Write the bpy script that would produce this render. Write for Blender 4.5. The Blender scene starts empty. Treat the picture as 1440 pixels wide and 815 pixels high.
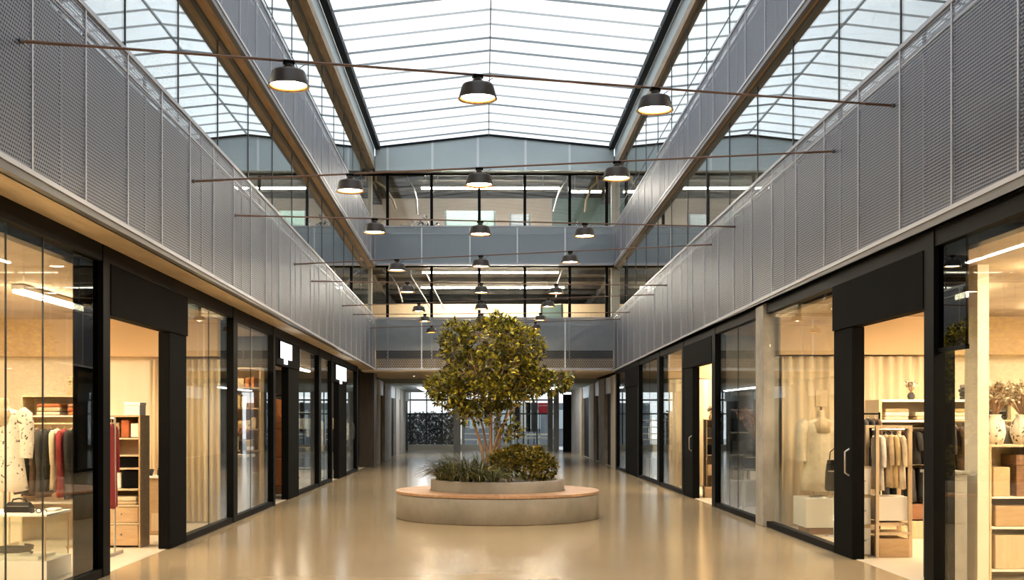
import bpy, math, random
from mathutils import Vector, Matrix
R = random.Random(11)
SC = bpy.context.scene
C = SC.collection
WL = {}
PI = math.pi

# ------------------------------------------------------------------ helpers
class MB:
    def __init__(s): s.v = []; s.f = []; s.sm = []
    def add(s, vs, fs, smooth=False):
        n = len(s.v); s.v += [tuple(p) for p in vs]
        for f in fs: s.f.append(tuple(i + n for i in f)); s.sm.append(smooth)
        return s
    def hexa(s, p):
        return s.add(p, [(0,3,2,1),(4,5,6,7),(0,1,5,4),(1,2,6,5),(2,3,7,6),(3,0,4,7)])
    def box(s, x0, x1, y0, y1, z0, z1):
        if x0 > x1: x0, x1 = x1, x0
        return s.hexa([(x0,y0,z0),(x1,y0,z0),(x1,y1,z0),(x0,y1,z0),(x0,y0,z1),(x1,y0,z1),(x1,y1,z1),(x0,y1,z1)])
    def run(s, x0, x1, y0, y1, zb, zt):          # a bar along Y whose bottom and top heights are functions of Y
        if x0 > x1: x0, x1 = x1, x0
        return s.hexa([(x0,y0,zb(y0)),(x1,y0,zb(y0)),(x1,y1,zb(y1)),(x0,y1,zb(y1)),
                       (x0,y0,zt(y0)),(x1,y0,zt(y0)),(x1,y1,zt(y1)),(x0,y1,zt(y1))])
    def tube(s, pts, r, n=8, smooth=True):
        pts = [Vector(p) for p in pts]; rs = r if isinstance(r, (list, tuple)) else [r]*len(pts)
        vs = []; fs = []; prev = None
        for i, p in enumerate(pts):
            d = (pts[min(i+1, len(pts)-1)] - pts[max(i-1, 0)]).normalized()
            if prev is None:
                a = Vector((0,0,1)) if abs(d.z) < .9 else Vector((1,0,0))
                u = d.cross(a).normalized()
            else:
                u = (prev - d*prev.dot(d)).normalized()
            prev = u; w = d.cross(u)
            for k in range(n):
                t = 2*PI*k/n
                vs.append(p + (u*math.cos(t) + w*math.sin(t))*rs[i])
        m = len(pts)
        for i in range(m-1):
            for k in range(n):
                fs.append((i*n+k, i*n+(k+1) % n, (i+1)*n+(k+1) % n, (i+1)*n+k))
        s.add(vs, fs, smooth)
        s.add(vs[:n], [tuple(range(n))[::-1]]); s.add(vs[-n:], [tuple(range(n))])
        return s
    def lathe(s, prof, c=(0,0,0), n=32, smooth=True, closed=False):
        vs = []; fs = []
        for r, z in prof:
            for k in range(n):
                t = 2*PI*k/n
                vs.append((c[0]+r*math.cos(t), c[1]+r*math.sin(t), c[2]+z))
        m = len(prof); mm = m if closed else m-1
        for i in range(mm):
            j = (i+1) % m
            for k in range(n):
                fs.append((i*n+k, i*n+(k+1) % n, j*n+(k+1) % n, j*n+k))
        s.add(vs, fs, smooth)
        if not closed:
            if prof[0][0] > 1e-4: s.add(vs[:n], [tuple(range(n))[::-1]])
            if prof[-1][0] > 1e-4: s.add(vs[-n:], [tuple(range(n))])
        return s
    def build(s, name, m, parent=None, bevel=0, loc=None):
        me = bpy.data.meshes.new(name)
        off = Vector(WL.get(parent.name, (0,0,0))) if parent else Vector(loc or (0,0,0))
        me.from_pydata([Vector(p) - off for p in s.v], [], s.f)
        me.polygons.foreach_set('use_smooth', s.sm)
        me.materials.append(m); me.update()
        o = bpy.data.objects.new(name, me); C.objects.link(o)
        if parent: o.parent = parent
        else: o.location = off
        WL[o.name] = tuple(off)
        if bevel:
            b = o.modifiers.new('b', 'BEVEL'); b.width = bevel; b.segments = 2; b.limit_method = 'ANGLE'
        return o

def tag(o, label=None, cat=None, group=None, kind=None):
    if label: o['label'] = label
    if cat: o['category'] = cat
    if group: o['group'] = group
    if kind: o['kind'] = kind
    return o
def empty(name, loc, label=None, cat=None, group=None, kind=None):
    o = bpy.data.objects.new(name, None); C.objects.link(o); o.location = loc; o.empty_display_size = .1
    WL[o.name] = tuple(loc)
    return tag(o, label, cat, group, kind)
def struct(name, mb, m, label=None, cat=None, bevel=0):
    o = mb.build(name, m, bevel=bevel)
    return tag(o, label, cat, None, 'structure')
def copy_tree(o, parent=None):
    c = o.copy(); C.objects.link(c); c.parent = parent
    for ch in [x for x in bpy.data.objects if x.parent == o]: copy_tree(ch, c)
    return c
def lin(y0, z0, y1, z1): return lambda y: z0 + (z1-z0)*(y-y0)/(y1-y0)
def plus(f, d): return lambda y: f(y) + d
def const(z): return lambda y: z
def P(px, py, Y): return Vector(((px-680)/1600*Y, Y, 1.6+(588-py)/1600*Y))
ORD = ['first','second','third','fourth','fifth','sixth','seventh','eighth','ninth','tenth','eleventh','twelfth']

# ------------------------------------------------------------------ materials
def nt(name):
    m = bpy.data.materials.new(name); m.use_nodes = True; t = m.node_tree
    for n in list(t.nodes): t.nodes.remove(n)
    out = t.nodes.new('ShaderNodeOutputMaterial')
    return m, t, out
def N(t, k, **kw):
    n = t.nodes.new(k)
    for a, b in kw.items(): setattr(n, a, b)
    return n
def mat(name, col, rough=.6, metal=0, col2=None, scale=4, detail=5, bump=0, bscale=60, stretch=None, spec=.5, rand=None, transl=0):
    m, t, out = nt(name); b = N(t, 'ShaderNodeBsdfPrincipled'); L = t.links.new
    b.inputs['Roughness'].default_value = rough; b.inputs['Metallic'].default_value = metal
    b.inputs['Specular IOR Level'].default_value = spec
    b.inputs['Base Color'].default_value = (*col, 1)
    tc = N(t, 'ShaderNodeNewGeometry'); vec = tc.outputs['Position']
    if stretch:
        mp = N(t, 'ShaderNodeMapping'); mp.inputs['Scale'].default_value = stretch; L(vec, mp.inputs[0]); vec = mp.outputs[0]
    if rand:
        cr = N(t, 'ShaderNodeValToRGB')
        el = cr.color_ramp.elements
        for i, (p, c) in enumerate(rand):
            e = el[i] if i < 2 else el.new(p)
            e.position = p; e.color = (*c, 1)
        L(tc.outputs['Random Per Island'], cr.inputs[0]); L(cr.outputs[0], b.inputs['Base Color'])
    elif col2:
        nz = N(t, 'ShaderNodeTexNoise'); nz.inputs['Scale'].default_value = scale; nz.inputs['Detail'].default_value = detail
        nz.inputs['Roughness'].default_value = .62
        L(vec, nz.inputs['Vector'])
        cr = N(t, 'ShaderNodeValToRGB'); e = cr.color_ramp.elements
        e[0].position = .32; e[1].position = .68; e[0].color = (*col, 1); e[1].color = (*col2, 1)
        L(nz.outputs['Fac'], cr.inputs[0]); L(cr.outputs[0], b.inputs['Base Color'])
    if bump:
        n2 = N(t, 'ShaderNodeTexNoise'); n2.inputs['Scale'].default_value = bscale; n2.inputs['Detail'].default_value = 4
        L(vec, n2.inputs['Vector'])
        bp = N(t, 'ShaderNodeBump'); bp.inputs['Strength'].default_value = bump; bp.inputs['Distance'].default_value = .01
        L(n2.outputs['Fac'], bp.inputs['Height']); L(bp.outputs[0], b.inputs['Normal'])
    if transl:
        tr = N(t, 'ShaderNodeBsdfTranslucent'); mx = N(t, 'ShaderNodeMixShader'); mx.inputs[0].default_value = transl
        if b.inputs['Base Color'].links: L(b.inputs['Base Color'].links[0].from_socket, tr.inputs[0])
        else: tr.inputs[0].default_value = (*col, 1)
        L(b.outputs[0], mx.inputs[1]); L(tr.outputs[0], mx.inputs[2]); L(mx.outputs[0], out.inputs[0])
    else: L(b.outputs[0], out.inputs[0])
    return m
def emit(name, col, s):
    m, t, out = nt(name); e = N(t, 'ShaderNodeEmission'); e.inputs[0].default_value = (*col, 1); e.inputs[1].default_value = s
    t.links.new(e.outputs[0], out.inputs[0]); return m
def glass(name, tint, ior=1.45, mult=1.0, add=0.0):
    m, t, out = nt(name); L = t.links.new
    tr = N(t, 'ShaderNodeBsdfTransparent'); tr.inputs[0].default_value = (*tint, 1)
    gl = N(t, 'ShaderNodeBsdfGlossy'); gl.inputs['Roughness'].default_value = 0.0; gl.inputs[0].default_value = (.95,.97,.97,1)
    fr = N(t, 'ShaderNodeFresnel'); fr.inputs[0].default_value = ior
    ge = N(t, 'ShaderNodeNewGeometry')
    # thin sheet: the same reflectance from either side
    lw = N(t, 'ShaderNodeVectorMath', operation='DOT_PRODUCT'); L(ge.outputs['Normal'], lw.inputs[0]); L(ge.outputs['Incoming'], lw.inputs[1])
    ab = N(t, 'ShaderNodeMath', operation='ABSOLUTE'); L(lw.outputs['Value'], ab.inputs[0])
    om = N(t, 'ShaderNodeMath', operation='SUBTRACT'); om.inputs[0].default_value = 1; L(ab.outputs[0], om.inputs[1])
    pw = N(t, 'ShaderNodeMath', operation='POWER'); L(om.outputs[0], pw.inputs[0]); pw.inputs[1].default_value = 4.0
    r0 = ((ior-1)/(ior+1))**2
    mu = N(t, 'ShaderNodeMath', operation='MULTIPLY_ADD', use_clamp=True); L(pw.outputs[0], mu.inputs[0])
    mu.inputs[1].default_value = mult*(1-r0); mu.inputs[2].default_value = r0 + add
    t.nodes.remove(fr)
    mx = N(t, 'ShaderNodeMixShader'); L(mu.outputs[0], mx.inputs[0]); L(tr.outputs[0], mx.inputs[1]); L(gl.outputs[0], mx.inputs[2])
    L(mx.outputs[0], out.inputs[0]); return m
def mesh_metal(name, col, pu=.034, pv=.026):
    m, t, out = nt(name); L = t.links.new
    b = N(t, 'ShaderNodeBsdfPrincipled'); b.inputs['Base Color'].default_value = (*col, 1); b.inputs['Roughness'].default_value = .42
    b.inputs['Metallic'].default_value = .25
    ge = N(t, 'ShaderNodeNewGeometry'); sp = N(t, 'ShaderNodeSeparateXYZ'); L(ge.outputs['Position'], sp.inputs[0])
    def M(op, a, c=None, d=None):
        n = N(t, 'ShaderNodeMath', operation=op)
        for i, q in enumerate((a, c, d)):
            if q is None: continue
            if isinstance(q, (int, float)): n.inputs[i].default_value = q
            else: L(q, n.inputs[i])
        return n.outputs[0]
    u = M('MULTIPLY', M('ADD', sp.outputs[0], sp.outputs[1]), 1/pu); v = M('MULTIPLY', sp.outputs[2], 1/pv)
    row = M('FLOOR', v); u = M('MULTIPLY_ADD', M('MODULO', row, 2.0), .5, u)
    fu = M('DIVIDE', M('ABSOLUTE', M('SUBTRACT', M('FRACT', u), .5)), .41)
    fv = M('DIVIDE', M('ABSOLUTE', M('SUBTRACT', M('FRACT', v), .5)), .39)
    hole = M('LESS_THAN', M('ADD', M('POWER', fu, 3.0), M('POWER', fv, 3.0)), 1.0)
    tr = N(t, 'ShaderNodeBsdfTransparent'); mx = N(t, 'ShaderNodeMixShader')
    L(hole, mx.inputs[0]); L(b.outputs[0], mx.inputs[1]); L(tr.outputs[0], mx.inputs[2]); L(mx.outputs[0], out.inputs[0])
    return m
def planks(name, c1, c2, scale, stretch, rough=.5):
    return mat(name, c1, rough, col2=c2, scale=scale, stretch=stretch, detail=6, bump=.15, bscale=scale*2)

M = {}
M['floor'] = mat('resin_floor', (.405,.312,.195), .16, col2=(.30,.23,.14), scale=.7, stretch=(.5,1.8,1), detail=3, spec=.7)
for _n in M['floor'].node_tree.nodes:
    if _n.type == 'VALTORGB': _n.color_ramp.elements[0].position = .15; _n.color_ramp.elements[1].position = .85
M['tile'] = mat('shop_floor', (.62,.55,.44), .35, col2=(.56,.49,.39), scale=2)
M['black'] = mat('black_steel', (.004,.004,.004), .5, spec=.05)
M['blackpanel'] = mat('black_panel', (.006,.006,.006), .75, spec=.03, col2=(.005,.005,.005), scale=3)
M['soffitlit'] = mat('soffit_lit_tone', (.80,.68,.53), .7, col2=(.72,.60,.46), scale=2)  # same tan concrete as the side soffits, coloured paler to imitate floor bounce light
M['soffit'] = mat('soffit_concrete', (.56,.45,.31), .7, col2=(.42,.33,.22), scale=2.5, stretch=(3,.6,1), bump=.2, bscale=12)
M['woodsoffit'] = mat('brown_soffit', (.50,.34,.19), .6, col2=(.36,.235,.125), scale=3, stretch=(5,.5,5), bump=.2, bscale=8)
M['conc'] = mat('grey_concrete', (.33,.31,.28), .8, col2=(.22,.205,.185), scale=3, bump=.25, bscale=15)
M['concpale'] = mat('pale_concrete', (.5,.47,.42), .8, col2=(.38,.35,.31), scale=4, stretch=(2,2,.4), bump=.2, bscale=15)
M['beam'] = mat('beam_concrete', (.40,.325,.24), .8, col2=(.25,.20,.145), scale=3, stretch=(5,.6,5), bump=.3, bscale=10)
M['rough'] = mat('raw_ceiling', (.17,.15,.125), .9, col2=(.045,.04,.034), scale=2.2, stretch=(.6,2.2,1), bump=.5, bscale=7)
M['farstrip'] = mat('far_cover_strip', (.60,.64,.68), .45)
M['rail'] = mat('grey_rail', (.28,.29,.33), .4, .3)
M['strip'] = mat('cover_strip', (.40,.41,.47), .4, .2)
M['flange'] = mat('dark_flange', (.13,.13,.14), .45, .3)
M['backing'] = mat('backing_wall', (.06,.062,.07), .8, col2=(.045,.046,.05), scale=1)
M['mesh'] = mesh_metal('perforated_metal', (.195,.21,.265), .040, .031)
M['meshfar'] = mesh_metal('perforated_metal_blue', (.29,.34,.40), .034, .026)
M['darkmesh'] = mesh_metal('dark_vent_mesh', (.10,.11,.13), .075, .055)
M['bluepanel'] = mat('blue_grey_panel', (.40,.47,.50), .5, col2=(.37,.44,.47), scale=1)
M['gutter'] = mat('black_gutter', (.008,.011,.014), .6, spec=.1)
M['bar'] = mat('glazing_bar', (.30,.33,.35), .5, .2)
M['barthin'] = mat('glazing_bar_pale', (.62,.64,.66), .5)
M['mull'] = mat('dark_mullion', (.035,.04,.042), .4, .3)
M['glass'] = glass('shop_glass', (.97,.985,.975), 1.45, .62)
M['darkglass'] = glass('dark_glass', (.09,.10,.10), 1.5, .8, .02)
M['gglass'] = glass('gallery_glass', (.95,.97,.96), 1.55, 1.25, .0)
M['skyglass'] = glass('skylight_glass', (.97,.99,1.0), 1.3, .3)
M['case'] = glass('case_glass', (.97,.985,.96), 1.45, .6)
M['cream'] = mat('cream_wall', (.80,.72,.58), .8, col2=(.75,.66,.52), scale=1.5, stretch=(3,3,.4))
M['curtain'] = mat('cream_curtain', (.72,.60,.42), .8, col2=(.62,.50,.33), scale=3, stretch=(4,4,.15))
M['tan'] = mat('tan_bulkhead', (.56,.40,.23), .7, col2=(.52,.37,.21), scale=1)
M['shopceil'] = mat('shop_ceiling', (.46,.35,.22), .8, col2=(.30,.22,.14), scale=1.8, stretch=(1,.5,1))
M['pinkwall'] = mat('office_wall', (.66,.58,.50), .8, col2=(.60,.52,.45), scale=1)
M['tealwall'] = mat('teal_partition', (.12,.19,.185), .5, col2=(.16,.24,.23), scale=1)
M['warmwall'] = mat('warm_office_wall', (.64,.50,.33), .8, col2=(.55,.42,.27), scale=1)
M['brownwood'] = planks('dark_brown_wood', (.05,.035,.026), (.028,.02,.015), 4, (6,6,.4))
M['dark'] = mat('dark_wall', (.02,.019,.018), .7, col2=(.03,.028,.026), scale=2)
M['bronze'] = mat('lamp_bronze', (.042,.030,.023), .42, .3)
M['copper'] = mat('lamp_lining', (.50,.20,.05), .4, .4)
M['steel'] = mat('steel', (.45,.43,.40), .35, .9)
M['cable'] = mat('cable', (.17,.10,.075), .5, .3)
M['lamp'] = emit('lamp_glow', (1,.78,.48), 120)
M['white'] = mat('white_lacquer', (.80,.77,.70), .45)
M['wood'] = planks('light_wood', (.48,.33,.18), (.38,.25,.13), 5, (1,1,6))
M['woodpale'] = planks('pale_wood', (.60,.47,.31), (.52,.39,.24), 5, (6,6,.6))
M['woodred'] = planks('red_brown_wood', (.27,.12,.055), (.18,.08,.04), 5, (1,1,7))
M['slat'] = mat('bench_timber', (.62,.38,.22), .55, rand=[(0,(.43,.255,.155)),(.5,(.36,.205,.12)),(1,(.48,.30,.185))])
M['plantcon'] = mat('planter_concrete', (.30,.275,.248), .75, col2=(.195,.18,.163), scale=1.8, stretch=(1,1,.8), bump=.2, bscale=25)
M['soil'] = mat('soil', (.035,.025,.018), .95, bump=.6, bscale=40)
M['bark'] = mat('bark', (.42,.26,.16), .8, col2=(.27,.16,.10), scale=9, stretch=(3,3,.6), bump=.4, bscale=30)
M['leaf'] = mat('tree_leaf', (.2,.2,.03), .38, rand=[(0,(.030,.034,.009)),(.4,(.085,.084,.015)),(.66,(.27,.24,.028)),(1,(.66,.56,.055))], transl=.16)  # leaf tones vary; darkest and brightest imitate crown shadows and highlights
M['shrub'] = mat('shrub_leaf', (.2,.2,.03), .45, rand=[(0,(.03,.032,.010)),(.42,(.10,.095,.02)),(.75,(.27,.215,.034)),(1,(.52,.36,.055))], transl=.15)
M['blade'] = mat('grass_blade', (.06,.09,.03), .45, rand=[(0,(.022,.030,.012)),(.55,(.06,.07,.025)),(1,(.21,.19,.075))], transl=.15)
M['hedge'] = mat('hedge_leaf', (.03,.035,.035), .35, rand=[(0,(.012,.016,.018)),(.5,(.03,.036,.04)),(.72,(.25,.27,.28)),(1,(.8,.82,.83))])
M['pave'] = mat('outdoor_paving', (.45,.46,.46), .8, col2=(.36,.37,.37), scale=2)
M['facade'] = mat('far_building', (.10,.12,.14), .7, col2=(.16,.18,.20), scale=1)
M['red'] = mat('red_sign', (.45,.02,.035), .5)
M['sign'] = emit('lit_sign', (.93,.97,1), 1.6)
M['office_light'] = emit('office_light', (1,.90,.76), 120)
M['strip_light'] = emit('linear_light', (1,.88,.72), 75)
M['corridor_light'] = emit('corridor_light', (.92,.96,1), 16)
M['shoplight'] = emit('shop_light', (1,.78,.50), 80)
M['coolshop'] = emit('dim_shop_light', (1,.84,.64), 22)
M['spotlight'] = emit('spot_light', (1,.85,.62), 12)
CL = dict(rust=(.46,.13,.045), black=(.012,.011,.011), brown=(.085,.045,.028), cream=(.72,.62,.45), beige=(.52,.40,.25), red=(.26,.018,.02),
          grey=(.16,.15,.14), sand=(.60,.44,.22), olive=(.16,.14,.08), white=(.80,.76,.68), charcoal=(.04,.037,.035), orange=(.58,.21,.06), tan=(.36,.20,.10))
CM = {k: mat(k + '_cloth', v, .85, col2=tuple(c*.72 for c in v), scale=9, bump=.2, bscale=80) for k, v in CL.items()}
def fleck(name, a, b, sc, p):
    m = mat(name, a, .8, col2=b, scale=sc, detail=3)
    for n in m.node_tree.nodes:
        if n.type == 'VALTORGB': n.color_ramp.elements[0].position = p; n.color_ramp.elements[1].position = p + .04
    return m
M['fleck'] = fleck('flecked_cloth', (.78,.72,.62), (.05,.04,.035), 22, .60)
M['fleckbox'] = fleck('flecked_paper', (.42,.30,.17), (.06,.045,.03), 30, .56)
M['wicker'] = planks('wicker', (.30,.15,.075), (.13,.06,.03), 9, (1,1,9))
M['leather'] = mat('orange_leather', (.46,.17,.06), .45, col2=(.36,.12,.04), scale=6)

# ------------------------------------------------------------------ main dimensions
XL, XR = -3.43, 4.13          # faces of the balustrades
GL, GR = -3.89, 4.23          # shopfront planes
HL, HR = -3.66, 4.26          # gallery glazing planes
YF = 36.0                     # far wall
Y0 = -6.0                     # wall behind the camera
sof = lin(11, 3.36, 36, 3.17)
p1b = {-1: lin(8,3.43,36,3.12), 1: lin(8,3.447,36,3.08)}
p1t = {-1: lin(8,5.19,36,4.82), 1: lin(8,5.34,36,4.91)}
p2b = lin(14.5,6.93,36,6.44); p2t = lin(17.6,8.07,36,7.68)
s2 = plus(p2b, -.06)
s3 = lin(22,9.78,36,9.50)
eave = lin(23.9,10.38,36,10.16); ridge = lin(36,10.56,24.9,10.76)
RX = .16

# ------------------------------------------------------------------ floor and shell
struct('floor', MB().box(GL, GR, Y0, 58, -.2, 0), M['floor'], 'polished beige resin floor of the mall concourse', 'floor')
struct('floor', MB().box(GL, -9.2, Y0, 58, -.2, .004), M['tile'], 'pale floor inside the shops behind the left shopfronts', 'floor')
struct('floor', MB().box(GR, 9.6, Y0, 58, -.2, .004), M['tile'], 'pale floor inside the shops behind the right shopfronts', 'floor')
struct('floor', MB().box(-30, 30, 58, 90, -.25, -.02), M['pave'], 'grey paving outside beyond the far glass doors', 'paving')
struct('wall_front', MB().box(-9.5, 10, Y0-.3, Y0, 0, 11.6), M['cream'])
for sg, n, xw in ((-1,'wall_left',-9.2), (1,'wall_right',9.6)):
    struct(n, MB().box(xw, xw+.3*sg, Y0, 58, 0, 3.1), M['cream'])
    struct(n, MB().box(xw, xw+.3*sg, Y0, 50, 3.1, 6.3), M['warmwall'])
    struct(n, MB().box(xw, xw+.3*sg, Y0, 50, 6.3, 10.6), M['pinkwall'])
# slabs with exposed soffits along both sides
for sg, side, xg, xp, xw in ((-1,'left',GL,XL,-9.2), (1,'right',GR,XR,9.6)):
    xi = xg + .04*sg
    struct('trim_1' if sg < 0 else 'trim_2', MB().run(xp+.07*sg, xi, Y0, YF, sof, plus(sof,.34)), M['soffit'], 'tan concrete soffit over the %s shopfronts' % side, 'soffit')
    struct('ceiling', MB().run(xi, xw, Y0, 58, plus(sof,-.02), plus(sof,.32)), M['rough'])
    hg = HL if sg < 0 else HR; hi = hg + .03*sg
    so = MB().run(xp+.07*sg, hi, Y0, YF, s2, plus(s2,.34))
    o = struct('trim_3' if sg < 0 else 'trim_4', so, M['woodsoffit'], 'brown soffit under the %s upper gallery' % side, 'soffit')
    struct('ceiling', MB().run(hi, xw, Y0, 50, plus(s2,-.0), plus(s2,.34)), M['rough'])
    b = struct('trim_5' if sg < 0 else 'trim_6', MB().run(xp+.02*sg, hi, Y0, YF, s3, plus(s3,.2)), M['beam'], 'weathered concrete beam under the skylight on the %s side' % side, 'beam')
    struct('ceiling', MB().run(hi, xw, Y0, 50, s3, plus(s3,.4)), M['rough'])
    struct('trim_7' if sg < 0 else 'trim_8', MB().run(xp+.02*sg, xp+.2*sg, Y0, YF, plus(s3,.2), plus(eave,-.02)), M['bluepanel'], 'pale blue grey upstand under the %s skylight gutter' % side, 'upstand')
    struct('roof', MB().run(xp+.2*sg, xw, Y0, 50, plus(s3,.4), plus(eave,.1)), M['conc'])

# ------------------------------------------------------------------ skylight
sky = empty('skylight', (RX, 16, 10.5), 'pitched glass skylight with a central ridge over the atrium', 'skylight', kind='structure')
eL, eR = XL+.05, XR-.05
YS = 30.4
for a, b_ in ((eL, RX), (RX, eR)):
    zz = (lambda q: eave if q in (eL, eR) else ridge)
    za, zb = zz(a), zz(b_)
    vs = [(a,Y0,za(Y0)+.05),(b_,Y0,zb(Y0)+.05),(b_,YF,zb(YF)+.05),(a,YF,za(YF)+.05)]
    MB().add(vs + [(x,y,z+.012) for x,y,z in vs], [(0,3,2,1),(4,5,6,7),(0,1,5,4),(1,2,6,5),(2,3,7,6),(3,0,4,7)]).build('glazing', M['skyglass'], sky)
for sg, xp in ((-1, XL), (1, XR)):
    MB().run(xp, xp-.16*sg, Y0, YF, plus(eave,-.06), plus(eave,.11)).build('gutter', M['gutter'], sky)
MB().run(RX-.014, RX+.014, Y0, YF, plus(ridge,-.02), plus(ridge,.045)).build('ridge_bar', M['bar'], sky)
y = 35.4; i = 0
while y > Y0+1:
    thick = i % 3 == 0 or i % 5 == 3
    h = .013 if thick else .006
    for xa, xb in ((eL, RX), (RX, eR)):
        za = eave(y) if xa == eL else ridge(y); zb = ridge(y) if xb == RX else eave(y)
        MB().hexa([(xa,y-h,za-.01),(xb,y-h,zb-.01),(xb,y+h,zb-.01),(xa,y+h,za-.01),
                   (xa,y-h,za+.04),(xb,y-h,zb+.04),(xb,y+h,zb+.04),(xa,y+h,za+.04)]).build('glazing_bar', M['bar' if thick else 'barthin'], sky)
    y -= .9; i += 1
# far wall fascia under the skylight
zf = 9.44
pl = MB(); xs = [XL, eL, RX, eR, XR]
top = [eave(YF), eave(YF), ridge(YF), eave(YF), eave(YF)]
vs = [(x, YF, zf) for x in xs] + [(x, YF, z+.04) for x, z in zip(xs, top)]
vs2 = [(x, YF+.25, z) for x, _, z in vs]
fs = [(i, i+1, i+6, i+5) for i in range(4)]; fs += [tuple(10+k for k in f[::-1]) for f in fs]
fs += [(5+i, 6+i, 16+i, 15+i) for i in range(4)] + [(1+i, i, 10+i, 11+i) for i in range(4)] + [(0,5,15,10),(9,4,14,19)]
pl.add(vs+vs2, fs)
fas = struct('wall_back', pl, M['bluepanel'], 'blue grey gable panel under the far end of the skylight', 'wall')
for px in (545, 608, 672, 739, 801):
    x = (px-680)/1600*YF; zt = eave(YF) + (ridge(YF)-eave(YF))*(1-abs(x-RX)/(3.6 if x < RX else 3.9))
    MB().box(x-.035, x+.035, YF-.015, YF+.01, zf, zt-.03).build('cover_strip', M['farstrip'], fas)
# trim along gable
for xa, xb, za, zb in ((XL, RX, eave(YF), ridge(YF)), (RX, XR, ridge(YF), eave(YF))):
    MB().hexa([(xa,YF-.05,za-.03),(xb,YF-.05,zb-.03),(xb,YF+.1,zb-.03),(xa,YF+.1,za-.03),(xa,YF-.05,za+.03),(xb,YF-.05,zb+.03),(xb,YF+.1,zb+.03),(xa,YF+.1,za+.03)]).build('edge_bar', M['gutter'], fas)

# ------------------------------------------------------------------ balustrades of perforated metal
def balustrade_side(sg, level):
    xp = XL if sg < 0 else XR
    zb, zt = (p1b[sg], p1t[sg]) if level == 1 else (p2b, p2t)
    side = 'left' if sg < 0 else 'right'
    root = empty('balustrade', (xp, 15, zb(15)), 'perforated grey metal balustrade of the %s floor along the %s side' % ('first' if level == 1 else 'second', side), 'balustrade', 'gallery balustrades')
    start = (8.64 - 1.16*12 if sg < 0 else 8.78 - 1.25*11); stp = 1.16 if sg < 0 else 1.25
    if level == 2: start += .4
    t = .006
    y = start; ys = []
    while y < YF-.02:
        ys.append(y); y += stp
    ys.append(YF)
    for a, b in zip(ys[:-1], ys[1:]):
        if b < 2.0: continue
        MB().run(xp, xp+t*sg, a+.006, b-.006, plus(zb,.05), plus(zt,-.04)).build('mesh_panel', M['mesh'], root)
        MB().run(xp-.008*sg, xp+.02*sg, b-.014, b+.014 if b < YF else b-.002, plus(zb,.03), plus(zt,-.02)).build('cover_strip', M['strip'], root)
    st = ys[0]
    MB().run(xp-.012*sg, xp+.06*sg, st, YF, plus(zt,-.045), zt).build('top_rail', M['rail'], root)
    MB().run(xp-.002*sg, xp+.05*sg, st, YF, plus(zt,-.225), plus(zt,-.205)).build('middle_rail', M['rail'], root)
    MB().run(xp-.014*sg, xp+.05*sg, st, YF, plus(zb,.02), plus(zb,.06)).build('bottom_rail', M['strip'], root)
    lo = plus(sof,.002) if level == 1 else plus(s2,.002)
    bw = .07
    MB().run(xp, xp+bw*sg, st, YF, lo, plus(zb,.03)).build('flange', M['flange'], root)
    MB().run(xp+(bw-.04)*sg, xp+bw*sg, st, YF, plus(zb,.03), plus(zt,-.27)).build('backing_panel', M['backing'], root)
    # uprights behind the mesh
    for k, yy in enumerate(ys[:-1]):
        if yy < 2 or k % 2: continue
        q = yy + stp*.55
        if q < YF-.1: MB().run(xp+.012*sg, xp+.035*sg, q-.02, q+.02, zb, plus(zt,-.05)).build('upright', M['flange'], root)
for sg in (-1, 1):
    for lv in (1, 2): balustrade_side(sg, lv)
def balustrade_back(zb, zt, name, dark):
    root = empty('balustrade', (0.3, YF, zb), 'blue grey metal balustrade across the far end, %s floor' % name, 'balustrade', 'gallery balustrades')
    xs = [XL+.02, -1.96, -.43, 1.07, 2.58, XR-.02]
    for a, b in zip(xs[:-1], xs[1:]):
        zm = zb+.62 if dark else zb+.05
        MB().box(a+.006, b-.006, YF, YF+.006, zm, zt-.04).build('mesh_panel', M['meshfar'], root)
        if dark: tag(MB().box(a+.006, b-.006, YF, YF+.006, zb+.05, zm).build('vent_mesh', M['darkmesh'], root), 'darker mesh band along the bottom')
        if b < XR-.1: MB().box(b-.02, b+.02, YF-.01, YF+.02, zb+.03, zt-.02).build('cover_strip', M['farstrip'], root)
    MB().box(XL+.06, XR-.06, YF-.02, YF+.06, zt-.05, zt).build('top_rail', M['rail'], root)
    MB().box(XL+.06, XR-.06, YF+.001, YF+.05, zt-.25, zt-.23).build('middle_rail', M['rail'], root)
    MB().box(XL+.06, XR-.06, YF-.02, YF+.06, zb, zb+.06).build('bottom_rail', M['strip'], root)
    z0 = zb+.62 if dark else zb
    MB().box(XL, XR, YF+.1, YF+.17, z0, zt-.06).build('backing_panel', M['bluepanel'] if not dark else M['conc'], root)
    if dark: MB().box(XL, XR, YF+.3, YF+.36, zb, zb+.66).build('recess_panel', M['dark'], root)
    for px in (545, 607, 673, 737, 801):
        x = (px-680)/1600*YF
        MB().box(x-.02, x+.02, YF+.05, YF+.09, zb, zt-.05).build('upright', M['strip'], root)
balustrade_back(3.13, 4.80, 'first', True)
balustrade_back(6.45, 7.69, 'second', False)

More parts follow.
